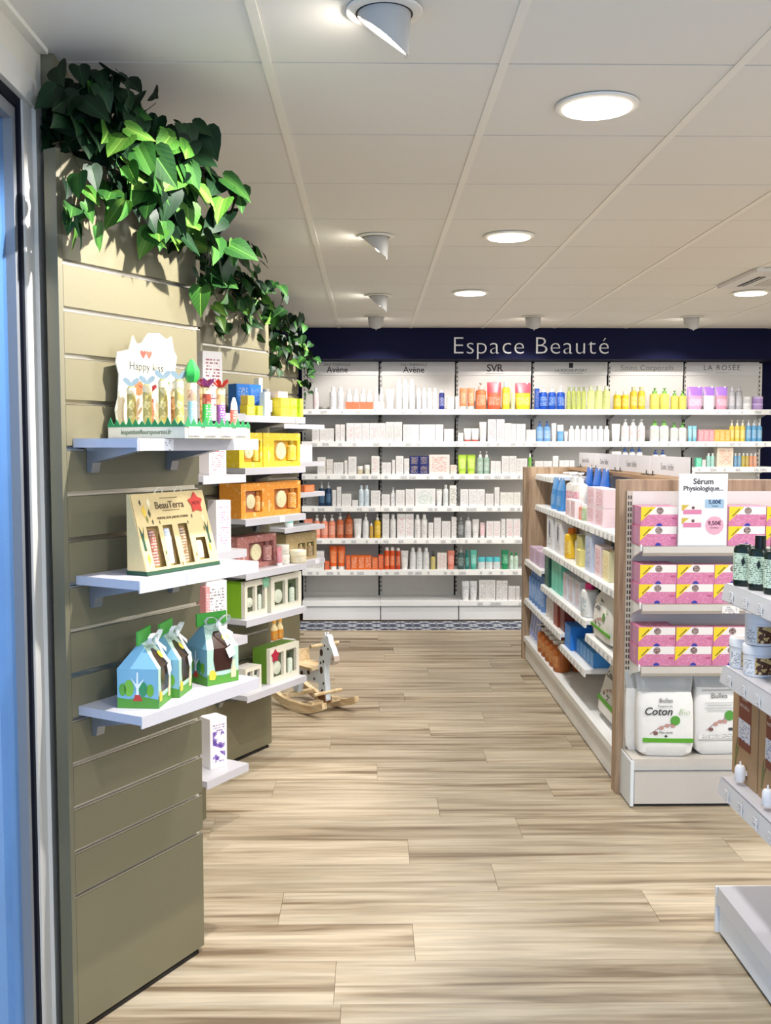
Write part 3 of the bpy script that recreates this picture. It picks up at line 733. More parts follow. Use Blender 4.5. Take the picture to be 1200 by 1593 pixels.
# ================================================================== LEFT: olive slat panels set in a sawtooth
PANG = R_(60)                                      # panels turned 30 degrees from the side wall
PU = Vector((.5, .8660, 0)); PN = Vector((.8660, -.5, 0))
PO = {1: Vector((-.493, 2.93, 0)), 'b': Vector((-.65, 3.95, 0)), 2: Vector((-.49, 4.969, 0)), 'c': Vector((-.623, 6.035, 0)), 3: Vector((-.49, 7.0, 0))}
def pp(k, u, v, z): return PO[k] + PU*u + PN*v + Vector((0, 0, z))
GZ = [.3625+.1125*i for i in range(15)]
SD = .21
def slat_panel(k, wid, top, shelves, label, n_grooves=15):
    t = thing('slat_panel', label, 'panel', PO[k], PANG, 'olive slat panels along the left wall')
    zs = [.012] + GZ[:n_grooves] + [top]
    for a, b in zip(zs[:-1], zs[1:]):
        h = b-a-.013
        part('slat', cmesh(('slat', round(wid, 3), round(h, 4)), lambda: bx(-wid, 0, 0, .018, 0, h), OLIVE), None, t, (0, 0, a+.006))
    for g in GZ[:n_grooves]:
        part('groove_rail', cmesh(('groove_rail', round(wid, 3)), lambda: bx(-wid, 0, .002, .016, -.006, -.0035).box(-wid, 0, .014, .016, -.0035, .006), ALU), None, t, (0, 0, g))
    part('backing', bx(-wid, -.001, .0185, .032, .012, top), OLIVED, t)
    part('side_trim', bx(-wid-.016, -wid-.001, .0, .040, 0, top), OLIVED, t)
    part('foot', bx(-wid+.02, -.02, .004, .03, 0, .0115), BLACK, t)
    for (z, x0, x1, tags) in shelves:
        s = part('shelf', bx(x0, x1, -SD+.004, -.001, z-.022, z), SHELFW, t)
        part('front_edge', bx(x0, x1, -SD, -SD+.004, z-.030, z), SHELFW, s)
        for f in ((.12, .74) if x1-x0 > .3 else (.3,)):
            xb = x0+(x1-x0)*f
            part('bracket', MB().prism_yz([(-.002, z-.0225), (-.002, z-.085), (-.016, z-.085), (-.022, z-.06), (-SD+.03, z-.028), (-SD+.03, z-.0225)], xb-.014, xb+.014), GREYM, s)
        for (tx, w) in tags:
            part('price_label', bx(tx-w/2, tx+w/2, -SD-.0025, -SD, z-.029, z-.001), mprint((238, 238, 244), (150, 150, 165), 4, 9, .45), s)
    return t
F = lambda z, tags=(): (z, -.475, 0, tags)
slat_panel(1, .495, 2.202, [F(1.511, [(-.41, .12), (-.05, .10)]), F(1.172, [(-.28, .05)]), F(.844)], 'nearest olive slat panel, with ivy above and three grey shelves')
N = lambda z: (z, -.25, 0, [])
slat_panel('b', .25, 2.202, [N(1.61), N(1.383), N(1.101), N(.77), N(.274)], 'narrow olive panel hidden behind the nearest panel, with short white-box shelves')
slat_panel(2, .495, 2.202, [F(1.622, [(-.06, .05)]), F(1.39), F(1.165, [(-.2, .04)]), F(.927), F(.718), F(.38)], 'middle olive slat panel, carrying the coloured gift sets')
slat_panel('c', .25, 2.202, [N(.351)], 'narrow olive panel behind the gift sets, holding two amber bottles')
slat_panel(3, .495, 2.202, [F(1.622), F(1.376), F(1.175), F(.953), F(.721, [(-.1, .05)])], 'farthest olive slat panel, next to the white back-wall shelves')
# boards that close the gaps behind the sawtooth
for k, (a, b) in enumerate(((pp(1, -.005, -.036, 0), pp('b', -.28, -.036, 0)), (pp('b', -.005, -.036, 0), pp(2, -.52, -.036, 0)), (pp(2, -.005, -.036, 0), pp('c', -.28, -.036, 0)), (pp('c', -.005, -.036, 0), pp(3, -.52, -.036, 0)), (pp(3, -.005, -.036, 0), Vector((-.62, 8.45, 0))))):
    d = b-a; L = d.length
    struct(obj('wall_return_%d' % (k+1), bx(0, L, 0, .012, .012, 2.202), OLIVED, None, a, math.atan2(d.y, d.x)))

def pprod(k, u, v, z, kind, w, d, h, col, desc, where, rz=0.0, **ex):
    o = product(kind, w, d, h, col, ex.get('cap'), ex.get('ink'), ex.get('lab'))
    return place(o, pp(k, u, v, z+.0006), PANG+R_(rz), desc, CATS[kind], where, ex.get('group', 'stock on the left panels'), u)

# ---- shelf 1: flower perfume display
t = thing('display_stand', 'cream card display stand with two red hearts, on the top left shelf', 'display', pp(1, -.245, .145, 1.5116), PANG)
CARD = mspeck('cream_card', (222, 215, 190), .55); KR = cm((226, 214, 176), .6)
part('tray', MB().box(-.13, .13, -.125, .125, 0, .006).box(-.13, .13, -.125, -.121, .006, .036).box(-.13, .13, .121, .125, .006, .036).box(-.13, -.126, -.121, .121, .006, .036).box(.126, .13, -.121, .121, .006, .036), CARD, t)
part('platform', bx(-.125, .125, -.12, .12, .0062, .012), KR, t)
GRS = cm((36, 128, 74), .6)
def grass(n, L):
    p = [(-L/2, 0)]
    p += [(L/2, 0)]
    top = []
    for i in range(n):
        x1 = L/2 - L*(i+.5)/n; x2 = L/2 - L*(i+1)/n
        top += [(x1, .016+.008*((i*7) % 3)/2), (x2, .004)]
    return p+top
part('grass_strip', MB().prism_xz(grass(12, .262), -.0015, 0), GRS, t, (0, -.1255, .028))
part('grass_strip', MB().prism_xz(grass(12, .25), -.0015, 0), GRS, t, (-.1305, 0, .028), -math.pi/2)
bkp = [(-.125,0),(.085,0),(.085,.05),(.09,.16),(.10,.21),(.088,.225),(.08,.262),(.06,.252),(.03,.266),(-.01,.262),(-.035,.235),(-.055,.232),(-.068,.252),(-.082,.215),(-.125,.205),(-.13,.18),(-.12,.15),(-.125,.09),(-.135,.06)]
bk = part('backboard', MB().prism_xz(bkp, -.002, .002), CARD, t, (.01, .105, .012))
text('lettering', 'Happy kiss', .030, cm((70, 74, 66), .6), bk, (-.02, -.003, .165), .0006)
HEART = [(0,-.012),(.007,-.004),(.011,.003),(.009,.009),(.005,.010),(0,.006),(-.005,.010),(-.009,.009),(-.011,.003),(-.007,-.004)]
for q, (hx, c) in enumerate(((-.022, (214, 70, 60)), (.0, (214, 84, 70)), (.022, (238, 190, 176)))):
    part('heart', MB().prism_xz(HEART, -.003, -.002), cm(c, .5), bk, (hx-.01, 0, .207))
part('sun_print', MB().prism_xz([(.019*math.cos(a*.5236), .019*math.sin(a*.5236)) for a in range(12)], -.003, -.002), cm((226, 96, 56), .5), bk, (-.05, 0, .118))
part('leaf_print', MB().prism_xz([(0,-.02),(.012,0),(0,.02),(-.012,0)], -.003, -.002), cm((90, 130, 50), .5), bk, (-.01, 0, .11))
text('lettering', 'lespetitesfleurspourtoi.fr', .0165, cm((92, 118, 80), .6), t, (-.1312, 0, .010), .0005, rz=-math.pi/2, shear=.2)
for q in range(4):
    part('price_ticket', bx(-.022, .022, -.0015, 0, 0, .022), mprint((246, 246, 248), (150, 130, 190), 3, 6, .55), t, (-.096+.062*q, -.1262, .006))
def fl_petals(kind):
    b = MB()
    if kind == 'leaf':
        P = [(x*.62, z*.72) for x, z in [(0,0),(.014,.006),(.030,.018),(.033,.030),(.022,.034),(.008,.026),(0,.016),(-.008,.026),(-.022,.034),(-.033,.030),(-.030,.018),(-.014,.006)]]
        b.prism_xz(P, -.0015, .0015)
    elif kind == 'tulip':
        b.loft([(.012, .012, 0), (.019, .019, .014), (.019, .019, .030), (.012, .012, .044), (.004, .004, .056)], 6)
    else:
        for i in range(7):
            a = 2*math.pi*i/7; c, s = math.cos(a), math.sin(a)
            b.add([(.004*c-.004*s, .004*s+.004*c, 0), (.004*c+.004*s, .004*s-.004*c, 0), (.022*c+.007*s, .022*s-.007*c, .016), (.03*c, .03*s, .022), (.022*c-.007*s, .022*s+.007*c, .016)], [(0,1,2,3,4), (4,3,2,1,0)])
        b.loft([(.008, .008, -.002), (.006, .006, .008)], 8)
    return b
def flower_tube(u, v, h, body, topcol, kind, label, band=None, rz=0):
    o = thing('perfume_tube', label, 'perfume tube', pp(1, u, v, 1.5242), PANG+R_(rz), 'flower perfume tubes in the display')
    bm_ = mmottle('tube_%d_%d_%d' % body, [body, lighter(body, .25), darker(body, .85), body], 40, .3)
    part('body', MB().loft([(.0105, .0105, 0), (.0115, .0115, .004), (.0115, .0115, h*.9), (.008, .008, h)], 12), bm_, o)
    if band: part('band', MB().loft([(.0118, .0118, h*.12), (.0118, .0118, h*.62)], 12), mprint(band, (245, 245, 245), 7, 5, .5), o)
    part('collar', MB().loft([(.0119, .0119, h*.84), (.0119, .0119, h*.97)], 12), cm((232, 214, 170), .4), o)
    part('flower_cap', fl_petals(kind), cm(topcol, .55), o, (0, 0, h-.002))
YT = (206, 186, 104)
for q, (v, h) in enumerate(((.075, .118), (.122, .122), (.168, .134), (.215, .132))):
    flower_tube(-.348+.006*q, v, h, YT, (112, 132, 142), 'leaf', '%s yellow tube with grey leaf top, counted from the cream backboard' % ORD[q], rz=-38)
for q, (u, v, h, bc, tc_, kd, lb) in enumerate(((-.305, .235, .128, (196, 160, 130), (46, 160, 66), 'tulip', 'perfume tube topped with a green tulip'), (-.255, .24, .118, (150, 60, 40), (150, 60, 140), 'daisy', 'perfume tube topped with a purple flower'),
        (-.205, .245, .118, (206, 170, 120), (206, 46, 36), 'daisy', 'perfume tube topped with a red flower'))):
    flower_tube(u, v, h, bc, tc_, kd, lb + ' in the display', [(140, 186, 200), (60, 170, 70), (140, 80, 150)][q])
o = thing('perfume_tube', 'small pink spray tube with white cap at the display front', 'perfume tube', pp(1, -.150, .245, 1.5242), PANG, 'flower perfume tubes in the display')
part('body', MB().loft([(.010, .010, 0), (.010, .010, .062)], 12), mprint((226, 120, 104), (250, 225, 215), 6, 5, .5), o)
part('cap', MB().loft([(.009, .009, .062), (.008, .008, .078), (.003, .003, .094)], 12), cm((240, 236, 234), .4), o)
for q, (u, v) in enumerate(((-.30, .09), (-.27, .15), (-.215, .11), (-.18, .17))):
    flower_tube(u, v, .105+.006*q, [(170, 90, 60), (186, 130, 70), (150, 60, 50), (190, 150, 80)][q], [(196, 60, 90), (236, 240, 244), (110, 170, 90), (150, 40, 50)][q], 'daisy', '%s perfume tube in the display, behind the front row' % ['brown pink-flowered', 'amber white-flowered', 'dark red green-flowered', 'golden red-flowered'][q])

# ---- shelf 2: wedge-shaped gift case with windows
t = thing('gift_case', 'yellow-beige wedge-shaped gift case with a red star and four windows', 'gift box', pp(1, -.258, .130, 1.1726), PANG)
KRF = mspeck('kraft_card', (222, 196, 140), .5, 60, .05)
# front leans back: bottom at y=-.055, top at y=.02 ; height .20
def lean(z): return -.034 + .056*z/.20
def front_poly(mb, poly, off, thick=.0015):
    n = len(poly)
    vv = [(x, lean(z)-off-thick, z) for x, z in poly] + [(x, lean(z)-off, z) for x, z in poly]
    mb.add(vv, [tuple(range(n)), tuple(range(2*n-1, n-1, -1))] + [(i, i+n, (i+1) % n+n, (i+1) % n) for i in range(n)]); return mb
wins = [(-.108, -.064, .016, .118), (-.048, -.011, .016, .118), (.010, .047, .016, .118), (.068, .108, .020, .078)]
xsx = [-.14] + [w for q in wins for w in q[:2]] + [.14]
fr = MB()
def quad(x0, x1, z0, z1): front_poly(fr, [(x0, z0), (x1, z0), (x1, z1), (x0, z1)], 0, .002)
quad(-.14, .14, 0, .016); quad(-.138, .138, .118, .20)
for i in range(0, len(xsx), 2): quad(xsx[i], xsx[i+1], .016, .118)
quad(.068, .108, .016, .020); quad(.068, .108, .078, .118)
part('front_panel', fr, KRF, t)
part('shell', MB().prism_yz([(-.010, .004), (.029, .004), (.029, .199), (.025, .199)], -.1375, .1375), cm((186, 156, 96), .6), t)
for s in (-1, 1): part('side_panel', MB().prism_yz([(-.034, 0), (.030, 0), (.030, .20), (.0215, .20)], s*.14-.001, s*.14+.001), KRF, t)
part('green_base', MB().prism_yz([(-.0375, 0), (.0315, 0), (.0315, .010), (-.0345, .010)], -.1425, .1425), cm((28, 70, 48), .5), t)
for q, (w_, c) in enumerate(zip(wins, ((150, 88, 70), (196, 202, 216), (140, 104, 66), (206, 200, 170)))):
    xm = (w_[0]+w_[1])/2; hh = w_[3]-w_[2]-.012
    part('tube_in_window', MB().loft([(.0125, .009, 0), (.0125, .009, hh*.75), (.009, .006, hh)], 10, cx=xm-.006), mprint(c, lighter(c, .5), 9, 3, .6), t, (0, -.0185, w_[2]+.004), rot=(R_(-10), 0, 0))
text('lettering', 'BeauTerra', .026, cm((96, 74, 50), .6), t, (-.005, lean(.163)-.0035, .160), .0008, .0003, rot=(R_(-15.6), 0, 0))
part('rule', front_poly(MB(), [(-.036, .1855), (.03, .1855), (.03, .187), (-.036, .187)], .0022, .0008), cm((96, 74, 50), .6), t)
part('rule', front_poly(MB(), [(-.036, .154), (.03, .154), (.03, .1555), (-.036, .1555)], .0022, .0008), cm((96, 74, 50), .6), t)
text('lettering', 'MERVEILLEUX JARDIN D\'HIVER', .0088, cm((84, 62, 44), .6), t, (-.002, lean(.136)-.0035, .1335), .0006, rot=(R_(-15.6), 0, 0))
star = [(r*math.sin(a*math.pi/5), r*math.cos(a*math.pi/5)) for a in range(10) for r in ((.030, .019)[a % 2],)][::-1]
so = part('star_sticker', MB().prism_xz(star, -.002, 0), cm((204, 48, 32), .5), t, (.098, lean(.168)-.003, .168), rot=(R_(-15.6), 0, 0))
text('lettering', 'NEW', .014, cm((140, 28, 22), .5), so, (0, -.0025, -.005), .0004)
for q, (x, z, c, s) in enumerate(((-.112, .178, (60, 40, 50), .008), (-.104, .156, (236, 196, 60), .016), (-.082, .176, (244, 232, 190), .014), (-.086, .150, (60, 62, 40), .011), (-.098, .136, (130, 130, 60), .010), (-.08, .128, (70, 70, 50), .007), (.072, .135, (70, 66, 50), .006), (.115, .128, (240, 226, 170), .013), (-.055, .126, (120, 96, 50), .005), (.052, .12, (110, 96, 50), .005), (-.003, .010+.008, (120, 90, 50), .006), (.112, .1, (120, 120, 50), .008), (.058, .035, (110, 100, 50), .006), (-.056, .05, (90, 96, 50), .006), (.118, .05, (226, 186, 60), .012), (-.122, .04, (232, 196, 70), .013))):
    part('printed_leaf', front_poly(MB(), [(x, z-s), (x+s*.45, z-.1*s), (x+.1*s, z+s), (x-s*.45, z+.15*s)], .0022, .0007), cm(c, .5), t)
for x in (-.128, .122): part('printed_sprig', front_poly(MB(), [(x-.003, .06), (x+.006, .06), (x+.004, .09), (x+.010, .118), (x+.002, .1), (x-.006, .12), (x-.004, .09)], .0022, .0007), cm((30, 74, 50), .5), t)
part('cord_handle', MB().tube([(-.045, .026, .198), (-.035, .026, .212), (-.022, .026, .212), (-.012, .026, .198)], .002), cm((226, 216, 190), .6), t)
part('cord_handle', MB().tube([(.03, .026, .198), (.04, .026, .212), (.053, .026, .212), (.062, .026, .198)], .002), cm((226, 216, 190), .6), t)
t.scale = (1, 1, 1)

# ---- shelf 3: three gabled chocolate boxes with ribbons
SKY = mat('box_sky_blue', (128, 178, 200), .45)
def gable_box(u, v, rz, label):
    t = thing('gable_box', label, 'gift box', pp(1, u, v, .8446), PANG+R_(rz), 'gabled chocolate boxes with ribbons')
    s = .052; e = .098; g = .158; f = .19
    GRD = cm((84, 146, 52), .5)
    # gable ends on -x and +x ; window front on -y
    b = MB()
    b.add([(-s,-s,0),(s,-s,0),(s,s,0),(-s,s,0),(-s,-s,e),(s,-s,e),(s,s,e),(-s,s,e),(-s*.55,-.004,g),(s*.55,-.004,g),(s*.55,.004,g),(-s*.55,.004,g)],
          [(3,2,1,0),(0,1,5,4),(2,3,7,6),(1,2,6,5),(3,0,4,7),(4,5,9,8),(6,7,11,10),(5,6,10,9),(7,4,8,11)])
    part('body', b, SKY, t)
    part('top_flap', bx(-s*.95, s*.95, -.0025, .0025, g-.004, f), cm((70, 160, 60), .5), t)
    def side(mb, pts, sx):
        n = len(pts); x = sx*(s+.0006)
        mb.add([(x, y, z) for y, z in pts], [tuple(range(n)) if sx > 0 else tuple(range(n-1, -1, -1))]); return mb
    for sx in (-1, 1):
        part('grass_print', side(MB(), [(-s, 0), (s, 0), (s, .026), (s*.4, .022), (-s*.2, .03), (-s, .022)], sx), GRD, t)
        for (y, z, r, c) in ((-.032, .045, .012, (110, 170, 50)), (-.014, .048, .014, (60, 140, 90)), (.022, .05, .016, (120, 180, 60)), (.038, .046, .012, (96, 160, 60))):
            part('tree_print', side(MB(), [(y+r*math.cos(a*.6283)*.8, z+r*1.35*math.sin(a*.6283)) for a in range(10)], sx*1.005), cm(c, .5), t)
        part('birch_print', side(MB(), [(-.003, .02), (.005, .02), (.003, .05), (.018, .078), (.003, .06), (.002, .09), (-.002, .09), (-.002, .06), (-.018, .075), (-.003, .05)], sx*1.01), cm((232, 238, 240), .5), t)
        part('flower_print', side(MB(), [(-.012, .018), (.012, .018), (.006, .034), (-.006, .034)], sx*1.012), cm((186, 60, 50), .5), t)
    # front face: pale print, window, animals
    def fpoly(pts, off):
        n = len(pts); vv = []
        for x, z in pts:
            y = -s if z <= e else -s + (s-.004)*(z-e)/(g-e)
            vv.append((x, y-off, z))
        return MB().add(vv, [tuple(range(n))])
    part('front_print', fpoly([(-s, .024), (s, .024), (s, e), (-s, e)], .0006), cm((168, 198, 182), .5), t)
    part('roof_print', fpoly([(-s, e), (s, e), (s*.56, g-.001), (-s*.56, g-.001)], .0006), cm((176, 204, 188), .5), t)
    part('front_grass', fpoly([(-s, 0), (s, 0), (s, .030), (0, .022), (-s, .030)], .0010), GRD, t)
    win_ = mat('chocolate_window', (58, 36, 28), .15)
    part('window', fpoly([(-.026, .036), (.026, .036), (.032, .07), (.030, e), (-.030, e), (-.032, .07)], .0012), win_, t)
    part('window_top', fpoly([(-.030, e), (.030, e), (.020, .128), (.008, .140), (-.008, .140), (-.020, .128)], .0012), win_, t)
    part('duckling_print', fpoly([(-.045, .016), (-.028, .014), (-.022, .028), (-.030, .040), (-.040, .042), (-.046, .03)], .0016), cm((226, 186, 60), .5), t)
    part('rabbit_print', fpoly([(.026, .012), (.042, .012), (.044, .034), (.038, .044), (.038, .062), (.033, .062), (.031, .044), (.026, .034)], .0016), cm((226, 196, 160), .5), t)
    part('sun_sticker', fpoly([(.020+.010*math.cos(a*.7854), .122+.009*math.sin(a*.7854)) for a in range(8)], .0020), cm((236, 220, 60), .5), t)
    RIB = cm((232, 234, 230), .35)
    def loopr(sx):
        m = MB(); pts = []
        for i in range(9):
            a = i/8*2*math.pi
            pts.append((sx*(.020-.020*math.cos(a)), -.030-.006*math.sin(a), .162+.015*math.sin(a)+.012*(1-math.cos(a))*.5))
        vv = []; ff = []
        for p in pts: vv += [(p[0], p[1]-.006, p[2]), (p[0], p[1]+.006, p[2])]
        for i in range(8): ff.append((2*i, 2*i+2, 2*i+3, 2*i+1))
        return m.add(vv, ff, True)
    part('ribbon_loop', loopr(-1), RIB, t); part('ribbon_loop', loopr(1), RIB, t)
    part('ribbon_knot', MB().loft([(.004, .003, .150), (.008, .006, .156), (.008, .006, .164), (.004, .003, .169)], 8, cy=-.032), RIB, t)
    part('ribbon_tail', MB().add([(-.004, -.034, .156), (.004, -.036, .156), (.022, -.056, .108), (.013, -.056, .102)], [(0,1,2,3)]), RIB, t)
    part('ribbon_tail', MB().add([(0, -.034, .156), (.006, -.036, .158), (.040, -.045, .135), (.038, -.046, .125)], [(0,1,2,3)]), RIB, t)
    tg = MB().box(-.012, .012, -.0008, .0008, -.03, 0).xf(Matrix.Translation((.016, -.058, .10)) @ Matrix.Rotation(R_(-25), 4, 'Y'))
    part('gift_tag', tg, cm((240, 238, 232), .5), t)
    return t
gable_box(-.372, .125, 24, 'nearest gabled chocolate box, sky-blue tree-printed side turned to the viewer')
gable_box(-.262, .100, 22, 'gabled chocolate box in the middle, half hidden by its blue neighbour')
gable_box(-.092, .115, -16, 'rightmost gabled chocolate box, dark window facing front')

# ---- white cartons on the narrow panel
for (u, v, z, w, d, h, lb, ink) in ((-.105, .12, 1.61, .085, .06, .225, 'tall white carton rising behind the perfume tubes', (150, 40, 60)), (-.085, .12, 1.383, .075, .07, .13, 'short white carton with red print under the top left shelf', (200, 50, 60)),
        (-.062, .13, 1.101, .065, .06, .185, 'white carton with pink edge beside the wedge gift case', (220, 130, 170)), (-.095, .12, .77, .09, .06, .215, 'tall white carton beside the lime green gift set', (90, 80, 80)), (-.088, .11, .274, .075, .075, .19, 'white carton with purple side on the lowest short shelf', (110, 80, 160))):
    o = product('box', w, d, h, (236, 230, 230), None, ink, (236, 230, 230))
    o.location = pp('b', u, v, z+.0006); o.rotation_euler = (0, 0, PANG-R_(18))
    tag(o, lb, 'box', 'white cartons on the narrow panel')
    if h == .19: part('side_print', bx(-w*.36, w*.36, -d/2-.0014, -d/2-.0007, .03, .14), mmottle('purple_print', [(96, 70, 150), (130, 104, 180), (236, 230, 236)], 30), o, label='purple printed patch')
o = product('box', .02, .05, .20, (226, 150, 150), None, (250, 220, 220)); o.location = pp('b', -.155, .13, .7706); o.rotation_euler = (0, 0, PANG-R_(18)); tag(o, 'slim pink carton left of the tall white carton behind chocolate boxes', 'box', 'white cartons on the narrow panel')

# ---- gift sets
def gift_set(k, u, v, z, w, h, d, style, body, label, inner, rz=0, star=None, group='boxed gift sets with windows'):
    t = thing('gift_set', label, 'gift set', pp(k, u, v, z+.0006), PANG+R_(rz), group)
    bm_ = mmottle('gift_%d_%d_%d' % body, [body, lighter(body, .10), body, lighter(body, .28), lighter(body, .45)], 46, .45) if style != 'two' else cm(body, .45)
    x, y = w/2, d/2
    fr_c = bm_ if style != 'two' else cm((224, 218, 200), .5)
    if style == 'two': wn_ = [(-x+.1*w, -.04*w, .14*h, .86*h), (.04*w, x-.1*w, .14*h, .86*h)]
    elif style == 'kraft': wn_ = [(-.12*w, .12*w, .1*h, .62*h), (.17*w, .42*w, .1*h, .62*h)]
    else: wn_ = [(-x+.28*w if w > .2 else -x+.2*w, x-.08*w, .16*h, .78*h)]
    part('body', bx(-x, x, -y+.02, y, 0, h), bm_, t)
    f = MB(); cur = -x
    for (a, b, c, e_) in wn_:
        f.box(cur, a, -y, -y+.02, 0, h); f.box(a, b, -y, -y+.02, 0, c); f.box(a, b, -y, -y+.02, e_, h); cur = b
    f.box(cur, x, -y, -y+.02, 0, h)
    part('front_frame', f, fr_c, t)
    dk = cm(inner, .4)
    for q, (a, b, c, e_) in enumerate(wn_):
        part('window_back', bx(a, b, -y+.0165, -y+.0205, c, e_), dk, t)
        if style == 'two':
            sc = MB(); m_ = 7
            for i in range(m_):
                xx = a+(b-a)*(i+.5)/m_; rr = (b-a)/m_*.45
                sc.prism_xz([(xx-rr, c-.001), (xx+rr, c-.001), (xx, c+rr*1.3)], -y-.001, -y+.003); sc.prism_xz([(xx-rr, e_+.001), (xx, e_-rr*1.3), (xx+rr, e_+.001)], -y-.001, -y+.003)
            m2 = 12
            for i in range(m2):
                zz = c+(e_-c)*(i+.5)/m2; rr = (e_-c)/m2*.45
                ed = a if q == 0 else b; s = 1 if q == 0 else -1
                tri = [(ed-s*.001, zz-rr), (ed+s*rr*1.3, zz), (ed-s*.001, zz+rr)]
                sc.prism_xz(tri if s > 0 else tri[::-1], -y-.001, -y+.003)
            o = part('scalloped_edge', sc, fr_c, t)
    def disc(cx, cz, r, c):
        b = MB().loft([(r, r, 0), (r, r, .008), (r*.8, r*.8, .011)], 20); b.loft([(r*.35, r*.35, .0112), (r*.3, r*.3, .013)], 12)
        return part('soap', b.xf(Matrix.Rotation(math.pi/2, 4, 'X')), cm(c, .4), t, (cx, -y+.0165, cz))
    def bott(cx, z0, r, hh, c, cp):
        o = part('small_bottle', MB().loft([(r, r*.7, 0), (r, r*.7, hh*.7), (r*.5, r*.4, hh*.8)], 12), mprint(c, lighter(c, .5), 6, 4, .5), t, (cx, -y+.010, z0))
        part('small_cap', MB().loft([(r*.5, r*.4, hh*.78), (r*.5, r*.4, hh)], 10), cm(cp, .4), o)
    if style == 'two':
        a, b, c, e_ = wn_[0]; disc((a+b)/2, (c+e_)/2-.1*h, (b-a)*.36, (206, 210, 190))
        a, b, c, e_ = wn_[1]; bott((a+b)/2, c+.002, (b-a)*.2, (e_-c)*.75, (196, 206, 186), (60, 70, 56))
    elif style == 'kraft':
        for a, b, c, e_ in wn_: bott((a+b)/2, c+.002, (b-a)*.3, (e_-c)*.9, (150, 124, 80), (200, 180, 130))
    else:
        a, b, c, e_ = wn_[0]
        if w > .2:
            disc(a+(b-a)*.36, (c+e_)/2, (e_-c)*.42, (226, 218, 176)); bott(a+(b-a)*.80, c+.004, (b-a)*.15, (e_-c)*.95, lighter(body, .1), darker(body, .8)); bott(-x+.14*w, .14*h, .015, h*.5, lighter(body, .5), (240, 230, 200))
        else: disc(a+(b-a)*.4, (c+e_)/2, (e_-c)*.34, (226, 218, 176)); bott(a+(b-a)*.8, c+.004, (b-a)*.14, (e_-c)*.9, lighter(body, .1), darker(body, .8))
    if star:
        st = [(r*math.sin(a*math.pi/5), r*math.cos(a*math.pi/5)) for a in range(10) for r in ((.033, .021)[a % 2],)][::-1]
        part('star_sticker', MB().prism_xz(st, -.002, 0), cm(star[0], .5), t, (star[1]*w, -y-.002, star[2]*h))
    return t
YEL, ORA, MAU, LIM = (234, 200, 44), (222, 140, 40), (166, 104, 96), (126, 176, 40)
gift_set(2, -.385, .115, 1.39, .17, .155, .12, 'full', YEL, 'yellow gift set half hidden by the near shelf, left of its twin', (206, 150, 50))
gift_set(2, -.135, .125, 1.39, .30, .155, .09, 'full', YEL, 'wide yellow gift set with round soap in its window', (214, 160, 50))
gift_set(2, -.375, .115, 1.165, .17, .155, .12, 'full', ORA, 'orange floral gift set with flowered side, left of its twin', (170, 110, 80))
gift_set(2, -.135, .125, 1.165, .30, .155, .09, 'full', ORA, 'wide orange gift set with round soap in its window', (176, 104, 50))
gift_set(2, -.275, .085, .927, .30, .15, .08, 'full', MAU, 'dusty pink gift set with round soap, above the green sets', (130, 76, 74))
gift_set(2, -.355, .12, .718, .17, .165, .11, 'two', LIM, 'lime green gift set with white window frame, farther left', (84, 92, 70), star=((128, 184, 150), .42, .9))
gift_set(2, -.115, .125, .718, .25, .165, .10, 'two', LIM, 'large green gift set with two scalloped windows', (84, 96, 64))
gift_set(2, -.36, .12, .38, .12, .105, .08, 'two', (226, 222, 214), 'small white gift set with two windows behind chocolate boxes', (110, 108, 104))
gift_set(2, -.125, .12, .38, .24, .165, .10, 'two', (92, 130, 40), 'green gift set with a crimson star on the lowest shelf', (84, 92, 70), star=((176, 36, 62), -.34, .78))
gift_set(3, -.20, .11, .721, .36, .185, .09, 'kraft', (176, 152, 104), 'kraft brown gift set with two small windows', (96, 84, 52))
LP = 'on the middle left panel'
pprod(2, -.37, .10, 1.622, 'box', .075, .06, .140, (18, 98, 178), 'bright blue carton', 'top shelf, '+LP, -14)
pprod(2, -.272, .095, 1.622, 'box', .070, .06, .142, (24, 110, 196), 'bright blue carton', 'top shelf, '+LP, -14)
pprod(2, -.262, .165, 1.622, 'box', .045, .03, .108, (214, 226, 240), 'white and blue carton', 'top shelf, '+LP, ink=(80, 120, 180))
pprod(2, -.40, .17, 1.622, 'box', .06, .04, .045, (236, 210, 60), 'small yellow carton', 'top shelf, lower, '+LP, ink=(250, 240, 180))
pprod(2, -.40, .17, 1.668, 'box', .05, .04, .040, (238, 206, 90), 'small orange-yellow carton', 'top shelf, upper, '+LP, ink=(240, 170, 60))
pprod(2, -.34, .175, 1.622, 'box', .04, .04, .043, (206, 214, 50), 'small lime carton', 'top shelf, '+LP, ink=(240, 245, 190))
pprod(2, -.205, .13, 1.622, 'bottle', .065, .05, .125, (70, 64, 18), 'dark olive bottle with white label', 'top shelf, '+LP, cap=(150, 150, 146), lab=(232, 228, 220))
pprod(2, -.155, .05, 1.622, 'box', .03, .03, .18, (238, 232, 210), 'tall ivory carton', 'top shelf, '+LP)
for zi, nm in ((0, 'lower'), (.044, 'upper')):
    pprod(2, -.128, .155, 1.622+zi, 'box', .074, .06, .043, (232, 214, 60), 'yellow printed carton', 'top shelf, %s, %s' % (nm, LP), ink=(250, 170, 110))
    pprod(2, -.06, .155, 1.622+zi, 'box', .06, .06, .043, (190, 214, 50), 'lime carton', 'top shelf, %s, %s' % (nm, LP), ink=(230, 240, 150))
    pprod(2, -.012, .165, 1.622+zi, 'box', .034, .06, .043, (196, 222, 40), 'slim lime carton', 'top shelf, %s, %s' % (nm, LP), 8, ink=(235, 245, 160))
pprod(2, -.09, .12, 1.710, 'box', .075, .05, .03, (232, 216, 222), 'pale pink carton', 'top shelf, topmost of stack, '+LP, ink=(190, 120, 190))
